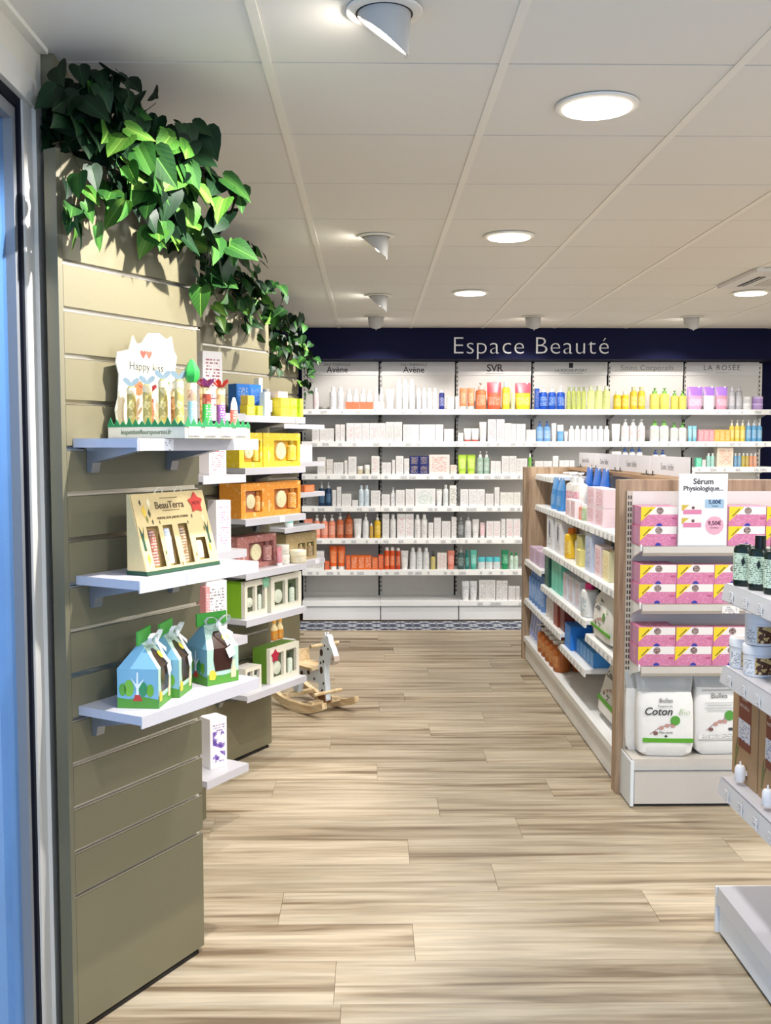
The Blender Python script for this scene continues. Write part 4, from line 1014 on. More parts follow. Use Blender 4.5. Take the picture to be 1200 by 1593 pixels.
pprod(2, -.085, .13, .927, 'jar', .072, .06, .045, (232, 226, 206), 'ivory jar, lower in stack', 'fourth shelf, '+LP, cap=(240, 236, 222))
pprod(2, -.085, .13, .9725, 'jar', .068, .06, .045, (232, 226, 206), 'ivory jar, upper in stack', 'fourth shelf, '+LP, cap=(240, 236, 222))
pprod(2, -.012, .168, .927, 'jar', .085, .06, .06, (226, 212, 176), 'wide cream-coloured jar', 'fourth shelf, '+LP, cap=(236, 228, 200))
pprod(2, -.145, .155, .927, 'tube', .04, .03, .085, (206, 130, 136), 'small pink tube', 'fourth shelf, '+LP)
pprod(2, -.255, .13, .718, 'bottle', .027, .03, .115, (70, 84, 50), 'small dark green bottle', 'fifth shelf, '+LP, lab=(236, 234, 226), cap=(60, 56, 40))
for q, u in enumerate((-.088, -.030)):
    o = thing('amber_bottle', '%s of two amber perfume bottles on the short shelf' % ('left', 'right')[q], 'bottle', pp('c', u, .12, .3516), PANG, 'amber perfume bottles')
    part('body', MB().loft([(.022, .018, 0), (.024, .020, .004), (.024, .020, .056)], 14), mat('amber_glass', (206, 132, 40), .1), o)
    part('shoulder', MB().loft([(.024, .020, .056), (.023, .019, .068), (.011, .011, .086)], 14), mat('clear_shoulder', (216, 198, 150), .08), o)
    part('label', MB().loft([(.0246, .0206, .012), (.0246, .0206, .046)], 10, math.pi*1.5-.9, math.pi*1.5+.9), mprint((222, 170, 80), (120, 60, 30), 5, 4, .6), o)
    part('neck', MB().loft([(.011, .011, .084), (.011, .011, .1)], 12), mat('clear_neck', (226, 206, 160), .1), o)
    part('cap', MB().loft([(.013, .013, .1), (.013, .013, .124), (.011, .011, .128)], 12), cm((206, 150, 60), .35), o)
FP = 'on the farthest left panel'
pprod(3, -.19, .13, 1.376, 'box', .045, .05, .115, (232, 230, 234), 'white carton', 'second shelf, '+FP, ink=(120, 110, 140))
pprod(3, -.14, .13, 1.376, 'box', .045, .05, .115, (234, 232, 236), 'white carton', 'second shelf, '+FP, ink=(120, 110, 140))
pprod(3, -.09, .13, 1.376, 'box', .045, .05, .115, (232, 230, 234), 'white carton', 'second shelf, '+FP, ink=(120, 110, 140))
pprod(3, -.14, .15, 1.175, 'box', .12, .06, .045, (206, 110, 60), 'low rust-coloured carton', 'third shelf, '+FP, ink=(240, 180, 140))
pprod(3, -.33, .14, .953, 'jar', .06, .06, .045, (226, 232, 228), 'white jar with mint lid', 'fourth shelf, '+FP, cap=(120, 190, 180))
pprod(3, -.03, .13, .721, 'box', .035, .04, .07, (236, 236, 232), 'small white carton', 'lowest shelf, '+FP)

# ================================================================== ivy garlands over the panels
def leaf_mesh(v):
    half = [(0, 0), (.16, .12), (.34, .10), (.46, -.08), (.44, -.32), (.30, -.62), (.13, -.88), (0, -1.08)]
    mid = [(0, -.02), (0, -.12), (0, -.14), (0, -.22), (0, -.4), (0, -.64), (0, -.88), (0, -1.08)]
    fold = [.10, .16, .05, .22][v]; droop = [.10, .22, -.05, .3][v]
    vs_ = []; fs = []
    for s in (1, -1):
        o = len(vs_)
        for (hx, hz), (mx, mz) in zip(half, mid):
            vs_.append((0, droop*mz*mz, mz)); vs_.append((s*hx*.95, droop*hz*hz - fold*hx + .02*math.sin(9*hz), hz))
        for i in range(len(half)-1):
            q = (o+2*i, o+2*i+1, o+2*i+3, o+2*i+2)
            fs.append(q if s > 0 else q[::-1])
    m = MB(); m.add(vs_, fs, True); return m
def mleaf(name, c1, c2, c3):
    m = mat(name, c1, .5, spec=.25); t = NT(m)
    tc = t.n('ShaderNodeTexCoord'); sx = t.n('ShaderNodeSeparateXYZ'); t.l(tc.outputs['Object'], sx.inputs[0])
    oi = t.n('ShaderNodeObjectInfo')
    ax = t.math('ABSOLUTE', sx.outputs[0])
    wv = t.math('SINE', t.math('MULTIPLY', t.math('ADD', t.math('MULTIPLY', ax, 1.3), sx.outputs[2]), 34))
    vein = t.math('MULTIPLY', t.math('MAXIMUM', t.math('SUBTRACT', wv, .6), 0), .5)
    rib = t.math('LESS_THAN', ax, .018)
    cen = t.math('MULTIPLY', t.math('LESS_THAN', ax, .17), .55)
    base = t.mix(oi.outputs['Random'], rgb(*c1), rgb(*c2))
    b2 = t.mix(t.math('MAXIMUM', t.math('MAXIMUM', vein, rib), t.math('MULTIPLY', cen, oi.outputs['Random'])), base, rgb(*c3))
    t.l(b2, t.b.inputs['Base Color'])
    return m
LM = [mleaf('ivy_dark', (8, 24, 14), (18, 44, 22), (30, 60, 32)), mleaf('ivy_mid', (16, 46, 20), (34, 76, 28), (66, 112, 44)), mleaf('ivy_light', (40, 86, 28), (72, 118, 38), (118, 156, 66))]  # leaf greens; masses pick darker ones high up, so shade is in the colour
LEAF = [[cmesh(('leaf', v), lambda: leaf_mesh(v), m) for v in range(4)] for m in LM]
lr = random.Random(11)
STEM = cm((92, 84, 50), .6)
def garland(label, k, masses, stems, loc_u):
    g = thing('ivy_garland', label, 'ivy', pp(k, loc_u, -.03, 2.21), PANG, 'artificial ivy hanging over the slat panels')
    for (u0, u1, z0, z1, v0, v1, n, s0, s1, mix) in masses:
        for i in range(n):
            u = lr.uniform(u0, u1); z = lr.uniform(z0, z1); v = lr.uniform(v0, v1)
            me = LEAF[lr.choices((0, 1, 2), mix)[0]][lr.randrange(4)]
            o = bpy.data.objects.new('leaf', me); s = lr.uniform(s0, s1)
            o.scale = (s, s, s); o.location = (u-loc_u, -v-.03, z-2.21)
            o.rotation_euler = (R_(lr.uniform(-62, 12)), R_(lr.uniform(-55, 55)), R_(lr.uniform(-85, 55)))
            link(o, g)
    for pts in stems:
        part('stem', MB().tube([(u-loc_u, -v-.03, z-2.21) for u, v, z in pts], .0022, 5), STEM, g)
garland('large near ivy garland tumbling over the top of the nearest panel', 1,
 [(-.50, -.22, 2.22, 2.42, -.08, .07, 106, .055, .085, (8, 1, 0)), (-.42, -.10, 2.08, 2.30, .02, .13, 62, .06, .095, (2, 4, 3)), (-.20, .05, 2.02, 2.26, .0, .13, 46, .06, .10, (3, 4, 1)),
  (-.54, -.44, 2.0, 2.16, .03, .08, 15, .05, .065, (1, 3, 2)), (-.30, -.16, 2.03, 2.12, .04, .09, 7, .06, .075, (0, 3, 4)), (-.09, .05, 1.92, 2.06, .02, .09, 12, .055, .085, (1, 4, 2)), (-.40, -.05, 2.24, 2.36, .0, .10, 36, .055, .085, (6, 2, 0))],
 [[(-.5, -.02, 2.215), (-.3, -.01, 2.30), (-.1, -.02, 2.24), (.02, .02, 2.1), (.03, .05, 1.95)], [(-.45, -.02, 2.22), (-.47, .04, 2.15), (-.52, .06, 2.02)], [(-.28, -.01, 2.22), (-.24, .08, 2.15), (-.22, .07, 2.06)]], -.30)
garland('middle ivy garland hanging over the second panel', 2,
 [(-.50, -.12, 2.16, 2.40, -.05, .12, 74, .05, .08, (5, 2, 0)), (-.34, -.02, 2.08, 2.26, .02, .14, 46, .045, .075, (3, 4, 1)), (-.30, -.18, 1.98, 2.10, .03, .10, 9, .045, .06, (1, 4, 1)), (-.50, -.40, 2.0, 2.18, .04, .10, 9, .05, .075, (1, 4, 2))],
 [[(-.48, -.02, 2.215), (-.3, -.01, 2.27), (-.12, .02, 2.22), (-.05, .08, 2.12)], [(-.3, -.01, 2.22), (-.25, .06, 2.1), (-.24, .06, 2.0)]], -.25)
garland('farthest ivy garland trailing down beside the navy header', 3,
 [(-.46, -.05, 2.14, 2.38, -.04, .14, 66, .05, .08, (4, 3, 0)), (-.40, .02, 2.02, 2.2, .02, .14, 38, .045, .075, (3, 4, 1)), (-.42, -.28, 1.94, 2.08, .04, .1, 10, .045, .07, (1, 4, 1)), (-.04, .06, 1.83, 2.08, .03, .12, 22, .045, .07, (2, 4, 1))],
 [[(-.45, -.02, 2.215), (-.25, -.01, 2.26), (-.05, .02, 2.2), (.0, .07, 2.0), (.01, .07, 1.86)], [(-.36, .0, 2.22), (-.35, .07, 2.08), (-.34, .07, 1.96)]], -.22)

# ================================================================== rocking giraffe on the floor
GX, GY = -.325, 5.70
t = thing('rocking_giraffe', 'small white wooden rocking giraffe with brown spots on pale rockers', 'rocking toy', (GX, GY, .0), R_(-50))
PINE = mwood('pale_pine', (236, 212, 172), (224, 196, 152), (208, 176, 130), 3, 'X', .5, .03)
PALEB = mspeck('pale_paint', (224, 232, 240), .4)
def rocker(y):
    n = 14; top = []; bot = []
    for i in range(n+1):
        x = -.235+.47*i/n; zz = 1.05*(x*x)
        bot.append((x, zz)); top.append((x*.985, zz+.050-.020*abs(x)/.235))
    return MB().prism_xz(bot + top[::-1], y-.015, y+.015)
for y in (-.105, .105): part('rocker', rocker(y), PINE, t)
for x in (-.13, .10): part('cross_bar', bx(x-.018, x+.018, -.094, .094, .046, .064), PINE, t)
neck = [(.085,.064),(.130,.064),(.128,.13),(.118,.20),(.118,.262),(.150,.252),(.185,.256),(.203,.276),(.200,.300),(.182,.335),(.160,.362),(.150,.392),(.138,.402),(.126,.386),(.100,.378),(.086,.352),(.074,.29),(.066,.22),(.064,.16),(.074,.09)]
nk = part('neck_and_head', MB().prism_xz(neck, -.016, .016), PALEB, t)
bodyp = [(-.155,.064),(-.115,.064),(-.100,.120),(-.075,.142),(.066,.142),(.066,.205),(-.10,.212),(-.15,.190),(-.165,.14)]
bd = part('body', MB().prism_xz(bodyp, -.015, .015), PALEB, t)
SPOT = cm((72, 50, 42), .5)
def ell(cx, cz, rx, rz_): return [(cx+rx*math.cos(a*.5236), cz+rz_*math.sin(a*.5236)) for a in range(12)]
for (cx, cz, rx, rz_) in ((.094, .305, .013, .018), (.092, .215, .013, .019), (.100, .10, .010, .02), (.110, .262, .006, .008), (.088, .252, .006, .008), (.110, .15, .006, .007), (.12, .345, .005, .006)):
    sp = MB().prism_xz(ell(cx, cz, rx, rz_), -.0172, -.0158); sp.prism_xz(ell(cx, cz, rx, rz_), .0158, .0172)
    part('spot', sp, SPOT, nk)
for (cx, cz, rx, rz_) in ((-.02, .185, .013, .012), (-.08, .17, .012, .014), (-.13, .11, .01, .014), (.03, .16, .007, .007)):
    sp = MB().prism_xz(ell(cx, cz, rx, rz_), -.0162, -.0148); sp.prism_xz(ell(cx, cz, rx, rz_), .0148, .0162)
    part('spot', sp, SPOT, bd)
part('eye', MB().prism_xz(ell(.150, .332, .006, .006), -.0175, .0175), cm((30, 34, 40), .3), nk)
part('muzzle', MB().prism_xz([(.172,.2555),(.186,.2565),(.2035,.276),(.2005,.300),(.188,.318),(.172,.29)], -.0168, .0168), cm((206, 190, 178), .5), nk)
part('nostril', MB().prism_xz(ell(.190, .288, .004, .004), -.0176, .0176), SPOT, nk)
for s in (-1, 1): part('horn', MB().tube([(.122, s*.006, .380), (.116, s*.010, .412)], .005, 8), PALEB, nk)
part('seat', bx(-.12, .066, -.06, .06, .213, .226), PINE, t)
part('backrest', MB().prism_yz([(-.06, .226), (.06, .226), (.05, .29), (-.05, .29)], -.12, -.108), PINE, t)
part('handle', MB().tube([(.100, -.09, .345), (.100, .09, .345)], .0095, 12), PINE, t)
part('footrest', MB().tube([(.125, -.09, .105), (.125, .09, .105)], .0095, 12), PINE, t)
part('front_disc', MB().prism_xz(ell(.10, .070, .030, .030), -.022, .022), cm((120, 78, 48), .5), t)
t.scale = (1.08, 1.08, 1.10)

# ================================================================== CENTRE GONDOLA (baby care) with wood ends
GS = 1.46                                          # spine
GB = [7.0, 6.335, 5.665, 5.0, 4.33]
QZ = R_(-90)
t = thing('gondola', 'brown wood end panels and top of the central gondola', 'gondola', (GS, 5.665, 0))
part('end_panel', bx(-.40, .40, 1.335, 1.405, 0, 1.335), OAK, t)
np_ = part('end_panel', bx(-.413, .413, -1.405, -1.335, 0, 1.345), OAK, t)
part('top_board', bx(-.10, .10, -1.334, 1.334, 1.318, 1.336), mwood('oak_top', (176, 140, 104), (160, 124, 90), (138, 104, 74), 1.6, 'Y', .5, .03), t)
part('spine_panel', bx(-.012, .012, -1.334, 1.334, .0, 1.317), PANELW, t)
gsh = {0: [(1.287, 1.14), (1.078, 1.14), (.70, 1.07), (.427, 1.07)], 1: [(1.095, 1.10), (.85, 1.08), (.618, 1.07), (.427, 1.07)],
       2: [(1.09, 1.10), (.85, 1.08), (.618, 1.07), (.37, 1.07)], 3: [(1.09, 1.10), (.85, 1.08), (.556, 1.07)]}
GN = ['farthest', 'second farthest', 'second nearest', 'nearest']
for b in range(4):
    ym = (GB[b]+GB[b+1])/2; w = (GB[b]-GB[b+1])/2
    t = thing('gondola_bay', '%s white shelf bay on the left side of the gondola' % GN[b], 'shelving', (GS-.013, ym, 0), QZ, 'gondola shelf bays')
    for (z, xf) in gsh[b]:
        tg = [(-w+.07+q*.085, .03) for q in range(7)]
        shelf_board(t, -w, w, xf-GS+.013, -.002, z, .036, .02, tg)
    part('base_shelf', bx(-w+.001, w-.001, 1.07-GS+.013, -.002, .145, .162), WHITE, t)
    part('base_rail', bx(-w+.001, w-.001, 1.066-GS+.013, 1.07-GS+.013, .128, .162), PTAG, t)
    part('plinth', bx(-w+.002, w-.002, 1.078-GS+.013, -.002, .008, .143), WHITE, t)
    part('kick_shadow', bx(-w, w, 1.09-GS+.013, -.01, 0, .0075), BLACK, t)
    part('upright', bx(w-.012, w, -.012, -.002, .17, 1.3), PANELW, t)
# header signs on the top board
for q, (ya, yb) in enumerate(((7.0, 6.53), (6.53, 5.90), (5.90, 5.22), (5.22, 4.55))):
    t = thing('header_sign', '%s white sign reading Soins bébé on the gondola top' % GN[q], 'sign', (GS-.02, (ya+yb)/2, 1.337), QZ, 'Soins bébé signs')
    w = (ya-yb)/2
    c = part('card', bx(-w+.004, w-.004, -.002, .002, .006, .098), cm((226, 224, 230), .45), t)
    text('lettering', 'Soins bébé', .05, INK, c, (-.03, -.0026, .032), .0008, -.0012)
    for s in (-1, 1): part('clip', MB().box(s*(w-.06)-.012, s*(w-.06)+.012, -.03, .006, 0, .004).box(s*(w-.06)-.003, s*(w-.06)+.003, -.006, -.0025, 0, .022), cm((70, 66, 62), .4), t)
    if q == 3: part('edge_strip', bx(w-.004, w, -.003, .003, .0, .098), BLACK, t)

def gprod(x, y, z, kind, w, d, h, col, desc, where, rz=0.0, **ex):
    o = product(kind, w, d, h, col, ex.get('cap'), ex.get('ink'), ex.get('lab'))
    return place(o, (x, y, z+.0008), QZ+R_(rz), desc, CATS[kind], where+' of the gondola', 'baby care stock on the gondola', -y)
UT = 'upper shelf'; U2 = 'second shelf'; U3 = 'third shelf'; U4 = 'fourth shelf'; UB = 'base shelf'
BLU = (74, 146, 216)
for y in (6.27, 6.08): gprod(1.15, y, 1.095, 'pouch', .13, .06, .20, BLU, 'light blue refill pouch at the front', UT, cap=(96, 160, 226), ink=(190, 215, 240))
for y in (6.20, 5.98, 5.78): gprod(1.34, y, 1.095, 'pouch', .15, .06, .262, (40, 110, 210), 'deep blue refill pouch at the back', UT, cap=(50, 116, 214), ink=(150, 190, 235))
for y in (5.98, 5.80): gprod(1.20, y, 1.095, 'pump', .13, .09, .235, (236, 232, 226), 'large white pump bottle with pink label', UT, lab=(232, 196, 206), ink=(214, 70, 130))
for y in (5.70, 5.56): gprod(1.135, y, 1.09, 'box', .12, .05, .095, (240, 222, 226), 'pink and white carton at the front', UT, ink=(226, 90, 140))
for y, c in ((5.44, (230, 140, 120)), (5.37, (170, 190, 150))): gprod(1.14, y, 1.09, 'bottle', .05, .04, .085, c, 'small %s bottle' % ('salmon' if c[0] > 200 else 'green'), UT, ink=(250, 240, 235))
for y in (5.18, 4.98):
    for s in range(2): gprod(1.165, y, 1.09+.093*s, 'box', .17, .08, .092, (240, 216, 224), 'pink carton, %s in stack' % ('lower', 'upper')[s], UT, ink=(216, 64, 124))
for y in (6.24, 5.96):
    o = gprod(1.14, y, .85, 'box', .20, .07, .20, (232, 232, 236), 'tall white pack with navy oval', U2, ink=(170, 176, 196))
    part('oval_mark', MB().prism_xz(ell(0, .12, .022, .055), -.0362, -.0356), cm((40, 60, 100), .4), o)
gprod(1.14, 5.72, .85, 'bottle', .11, .08, .17, (236, 190, 40), 'yellow bottle with orange cap', U2, cap=(226, 120, 30), ink=(220, 110, 40), lab=(244, 216, 110))
gprod(1.15, 5.55, .85, 'bottle', .06, .05, .15, (226, 226, 216), 'pale bottle', U2, ink=(200, 140, 60))
gprod(1.15, 5.40, .85, 'box', .13, .07, .155, (196, 190, 130), 'khaki carton', U2, ink=(236, 220, 90))
gprod(1.12, 5.36, .85, 'box', .10, .04, .085, (238, 224, 140), 'low yellow carton', U2, ink=(240, 240, 220))
gprod(1.14, 5.13, .85, 'box', .14, .07, .195, (206, 216, 236), 'blue and white carton', U2, ink=(70, 120, 206))
gprod(1.27, 5.05, .85, 'box', .22, .08, .19, (70, 88, 120), 'slate blue carton', U2, ink=(150, 165, 195))
gprod(1.14, 4.93, .85, 'box', .13, .06, .15, (240, 220, 224), 'white and pink carton', U2, ink=(224, 90, 140))
gprod(1.14, 4.76, .85, 'box', .13, .06, .14, (244, 236, 190), 'pale yellow carton', U2, ink=(230, 180, 60))
for y in (6.82, 6.58): gprod(1.13, y, .70, 'box', .20, .08, .10, (214, 190, 212), 'lilac carton', 'short far shelf', ink=(150, 80, 160))
gprod(1.13, 6.24, .618, 'box', .15, .08, .205, (22, 84, 70), 'dark green patterned carton', U3, ink=(110, 170, 150))
for y in (6.08, 5.97, 5.86): gprod(1.13, y, .618, 'box', .10, .06, .20, (104, 206, 180), 'mint green carton', U3, ink=(150, 226, 205))
for y in (5.74, 5.5, 5.26): gprod(1.33, y, .618, 'box', .22, .10, .20, (20, 96, 78), 'dark green carton at the back', U3, ink=(90, 170, 140))
for y in (5.70, 5.53, 5.36): gprod(1.13, y, .618, 'box', .13, .06, .15, (222, 226, 236), 'wipes pack with red and blue print', U3, ink=(196, 60, 110))
gprod(1.12, 5.14, .618, 'bottle', .12, .09, .17, (230, 232, 232), 'white canister with pink cap', U3, cap=(214, 50, 120), ink=(60, 150, 190))
for y in (6.90, 6.78, 6.66, 6.54, 6.42): gprod(1.12, y, .427, 'bottle', .10, .07, .215, (110, 156, 226), 'blue bottle', U4, cap=(120, 160, 226), ink=(206, 220, 244))
for y in (6.24, 6.12): gprod(1.12, y, .427, 'bottle', .075, .06, .155, (234, 228, 226), 'white bottle', U4, ink=(180, 160, 160))
gprod(1.12, 5.93, .427, 'box', .13, .06, .16, (150, 66, 48), 'red-brown carton', U4, ink=(190, 110, 90))
gprod(1.13, 5.77, .427, 'box', .13, .06, .15, (120, 50, 40), 'dark red carton', U4, ink=(170, 90, 80))
gprod(1.15, 5.555, .37, 'box', .17, .12, .13, (40, 130, 226), 'bright blue pack', 'low nearer shelf', ink=(120, 180, 240))
for q in range(5): gprod(1.22, 5.42-.085*q, .37, 'box', .078, .20, .075, (70, 152, 226), 'low blue pack', 'low nearer shelf', ink=(190, 220, 245))
for y in (6.92, 6.82, 6.72, 6.62): gprod(1.12, y, .162, 'tube', .085, .06, .195, (160, 170, 226), 'lilac-blue tube', UB, cap=(226, 228, 240), ink=(226, 230, 248))
AMB = (176, 96, 40)
for r, x in ((0, 1.125), (1, 1.235)):
    for q, y in enumerate((6.46, 6.32, 6.18, 6.04, 5.90)):
        gprod(x, y, .162, 'pump', .105, .10, .178, AMB, 'amber bottle with white pump, %s row' % ('front', 'back')[r], UB, cap=(240, 236, 228), ink=(236, 190, 130))

# ---- cotton packs
CLEAR = mat('clear_film', (236, 240, 240), .15, alpha=.35)
def cotton_pack(loc, rz, w, h, d, label, lean_=0.0, face='front', plain=False):
    t = thing('cotton_pack', label, 'cotton pack', loc, rz, 'bags of organic cotton')
    t.rotation_euler = (R_(lean_), 0, rz)
    x, y = w/2, d/2
    rg = [(x*.72, y*.55, 0), (x*.93, y*.92, h*.05), (x, y, h*.16), (x, y*.98, h*.45), (x*.985, y*.9, h*.66), (x*.93, y*.62, h*.77)]
    cot = mspeck('cotton_white', (238, 236, 232), .6, 30, .05)
    part('cotton', MB().loft(rg, 28, e=4.5), cot, t)
    part('film_top', MB().loft([(x*.95, y*.64, h*.765), (x*.99, y*.3, h*.88), (x*1.02, y*.08, h*.97), (x*.98, y*.04, h)], 24, e=3.2), CLEAR, t)
    f = -y*1.0-.0012
    if plain: return t
    if face == 'front':
        part('green_band', bx(-x*.80, x*.95, f-.001, f+.004, h*.175, h*.225), cm((92, 166, 40), .45), t)
        text('lettering', 'Coton', .044, cm((60, 58, 56), .5), t, (-w*.14, f-.0005, h*.505), .0008, .0006, shear=.25)
        text('lettering', 'Bio', .036, cm((120, 170, 70), .5), t, (w*.31, f-.0005, h*.508), .0008, -.001, shear=.25)
        text('lettering', 'Bulles', .024, cm((110, 110, 108), .5), t, (0, -y*.9-.004, h*.655), .0008)
        text('lettering', 'Tampons de', .012, cm((110, 110, 108), .5), t, (-w*.02, f-.0005, h*.60), .0008)
        text('lettering', 'Maxi carrés', .012, cm((110, 110, 108), .5), t, (0, f-.0005, h*.285), .0008)
        part('round_logo', MB().prism_xz(ell(w*.16, h*.44, .020, .020), f-.001, f), cm((90, 160, 60), .5), t)
        part('drop_mark', MB().prism_xz([(0, h*.235), (.007, h*.25), (0, h*.268), (-.007, h*.25)], f-.001, f), cm((60, 60, 60), .5), t)
        bz = h*.36
    else:
        part('top_line', bx(-x*.75, x*.75, -y*.78-.004, -y*.78-.0025, h*.742, h*.747), cm((96, 96, 94), .5), t)
        text('lettering', 'Bulles', .030, cm((110, 110, 108), .5), t, (0, -y*.9-.0035, h*.655), .0008)
        for q in range(4): part('text_line', bx(-x*(.62-.08*(q % 2)), x*(.62-.08*(q % 2)), f-.001, f, h*(.60-.03*q), h*(.604-.03*q)), cm((140, 140, 136), .5), t)
        part('round_logo', MB().prism_xz(ell(w*.22, h*.455, .021, .021), f-.001, f), cm((86, 156, 60), .5), t)
        part('barcode', bx(w*.2, w*.38, f-.001, f, h*.285, h*.315), cm((70, 70, 70), .5), t)
        part('fine_print', bx(-x*.9, x*.9, f-.001, f, h*.19, h*.25), mprint((236, 234, 230), (110, 110, 110), 4, 22, .5), t)
        part('bottom_line', bx(-x*.95, x*.95, f-.001, f, h*.17, h*.174), cm((120, 120, 116), .5), t)
        bz = h*.37
    part('branch_print', MB().tube([(-w*.28, f, bz-.03), (-w*.1, f, bz), (w*.08, f, bz+.012), (w*.2, f, bz+.04)], .0011, 4), cm((150, 96, 84), .5), t)
    for (cx, cz) in ((-.18, -.02), (-.08, .002), (.02, .012), (.12, .012)):
        part('cotton_flower_print', MB().prism_xz(ell(w*cx, bz+cz-.006, .010, .008), f-.001, f), cm((196, 150, 140) if cx > -.1 else (130, 96, 88), .5), t)
    return t
cotton_pack((1.165, 4.765, .557), QZ, .44, .285, .17, 'cotton bag with green leaf on the gondola shelf behind the wood post', -4)
cotton_pack((1.185, 4.77, .165), QZ, .44, .37, .17, 'large cotton bag leaning on the gondola base shelf', -16)

# ================================================================== END DISPLAY facing the viewer
ENDY = 4.258
t = thing('end_display', 'white end display with shelves of pink boxes, facing the viewer', 'shelving', (1.46, ENDY, 0))
part('back_panel', bx(-.36, .36, -.006, 0, .205, 1.298), PANELW, t)
for s in (-1, 1):
    up = part('upright', bx(s*.372-.012, s*.372+.012, -.012, 0, .205, 1.30), cm((198, 188, 172), .5), t)
    sl = MB()
    for q in range(42):
        for dx in (-.005, .005): sl.box(s*.372+dx-.0024, s*.372+dx+.0024, -.0132, -.0115, .24+q*.025, .256+q*.025)
    o = part('slots', sl, DARKSLOT, up); o['kind'] = 'stuff'
for z, tags in ((1.082, []), (.845, [(.005, .07)]), (.588, [])):
    s = shelf_board(t, -.355, .38, -.168, -.008, z, .03, .018, [], m=SHELFE, rail=False)
    part('front_edge', MB().prism_yz([(-.172, z), (-.172, z-.026), (-.160, z-.040), (-.155, z-.040), (-.155, z)], -.355, .38), SHELFE, s)
    for tx_, w in tags: part('price_tag', bx(tx_-w/2, tx_+w/2, -.1745, -.1725, z-.036, z-.006), mprint((236, 232, 230), (120, 116, 120), 3, 6, .5), s)
    part('bracket', MB().prism_yz([(-.010, z+.006), (-.010, z-.075), (-.03, z-.06), (-.16, z-.02), (-.16, z+.006)], -.363, -.3565), WHITE, t)
part('base_shelf', bx(-.385, .39, -.165, 0, .178, .204), SHELFE, t)
part('base_front', bx(-.372, .39, -.160, -.150, .014, .150), SHELFE, t)
part('base_lip', bx(-.378, .39, -.166, -.150, .158, .178), cm((200, 196, 190), .5), t)
part('base_side', bx(-.392, -.378, -.172, 0, .008, .196), cm((230, 236, 240), .4), t)
part('base_core', bx(-.378, .38, -.149, 0, .010, .176), WHITE, t)
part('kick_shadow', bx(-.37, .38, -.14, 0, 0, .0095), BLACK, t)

def pink_box():
    w, h, d = .152, .0795, .044
    root = bpy.data.objects.new('saline_box', None); root.empty_display_size = .03; link(root)
    part('body', cbox(w, d, h, .0012), mprint((208, 124, 160), (230, 164, 192), 12, 10, .45), root)
    f = -d/2
    part('white_band', bx(-w/2+.0012, w/2-.0012, f-.0004, f+.001, h*.60, h*.995), cm((236, 230, 226), .45), root)
    part('yellow_corner', MB().prism_xz([(-w/2+.001, h*.24), (-w/2+.062, h*.992), (-w/2+.001, h*.992)], f-.0010, f-.0004), cm((238, 208, 40), .45), root)
    part('corner_print', MB().prism_xz([(-w/2+.012, h*.52), (-w/2+.016, h*.50), (-w/2+.045, h*.86), (-w/2+.041, h*.90)], f-.0014, f-.0010), cm((120, 110, 40), .5), root)
    part('round_logo', MB().prism_xz(ell(.002, h*.79, .0145, .0145), f-.0012, f-.0004), mprint((96, 60, 60), (206, 190, 180), 5, 3, .6), root)
    part('blue_badge', MB().prism_xz([(-.013, .001), (.013, .001), (.010, .008), (.004, .012), (-.004, .012), (-.010, .008)], f-.0010, f-.0003), cm((50, 60, 160), .45), root)
    part('red_print', bx(w/2-.026, w/2-.004, f-.0010, f-.0003, h*.36, h*.46), mprint((206, 110, 150), (150, 40, 80), 2, 5, .6), root)
    part('side_flap', bx(-w/2-.0006, -w/2+.0002, -d*.45, d*.45, h*.06, h*.94), mprint((206, 150, 184), (240, 224, 234), 5, 4, .5), root)
    return root
proto = pink_box(); used = [False]
SHPOS = {1.0828: 'top', .8458: 'middle', .5888: 'lowest'}
for z0, sh in SHPOS.items():
    cols = [1.171, 1.3245, 1.478, 1.632]
    if sh == 'top': cols = [1.171, 1.532, 1.686]
    for ci, cx in enumerate(cols):
        deep = 3 if ci == 0 or (sh == 'top' and ci == 1) else 1
        for dz in range(2):
            for dp in range(deep):
                o = proto if not used[0] else copy_tree(proto)
                used[0] = True
                o.location = (cx+(.003 if dz else 0)+lr.uniform(-.001, .001), 4.132+.0445*dp, z0+.0798*dz); o.rotation_euler = (0, 0, 0)
                rn = ('front', 'second', 'third')[dp]
                o['category'] = 'box'; o['group'] = 'pink saline boxes on the end display'
                o['label'] = '%s %s pink saline box, %s stack from left, %s end-display shelf' % (('lower', 'upper')[dz], rn+'-row', ORD[ci], sh)
# price sign
t = thing('price_sign', 'white price sign in clear holder among the pink boxes', 'sign', (1.346, 4.094, 1.0828))
part('sheet', bx(-.098, .098, -.0012, .0012, .004, .292), cm((234, 230, 232), .4), t)
part('holder', MB().box(-.1, .1, .0014, .0030, 0, .294).box(-.1, .1, -.0014, .03, 0, .0035), mat('acrylic', (236, 238, 240), .1, alpha=.5), t)
BK = cm((60, 58, 60), .5)
text('lettering', 'Sérum', .032, BK, t, (0, -.0016, .252), .0008, .0006)
text('lettering', 'Physiologique...', .0265, BK, t, (0, -.0016, .226), .0008, .0006)
part('blue_patch', bx(.008, .085, -.0022, -.0012, .155, .190), cm((160, 190, 214), .45), t)
text('lettering', '5,00€', .022, cm((30, 50, 90), .5), t, (.048, -.0026, .172), .0008, .0005)
text('lettering', 'l\'unité', .010, cm((60, 80, 120), .5), t, (.048, -.0026, .160), .0008)
part('pink_patch', MB().prism_xz(ell(.048, .084, .038, .038), -.0022, -.0012), cm((226, 168, 188), .45), t)
text('lettering', '9,50€', .023, cm((96, 36, 70), .5), t, (.048, -.0026, .086), .0008, .0005)
text('lettering', 'les deux', .010, cm((120, 60, 90), .5), t, (.048, -.0026, .072), .0008)
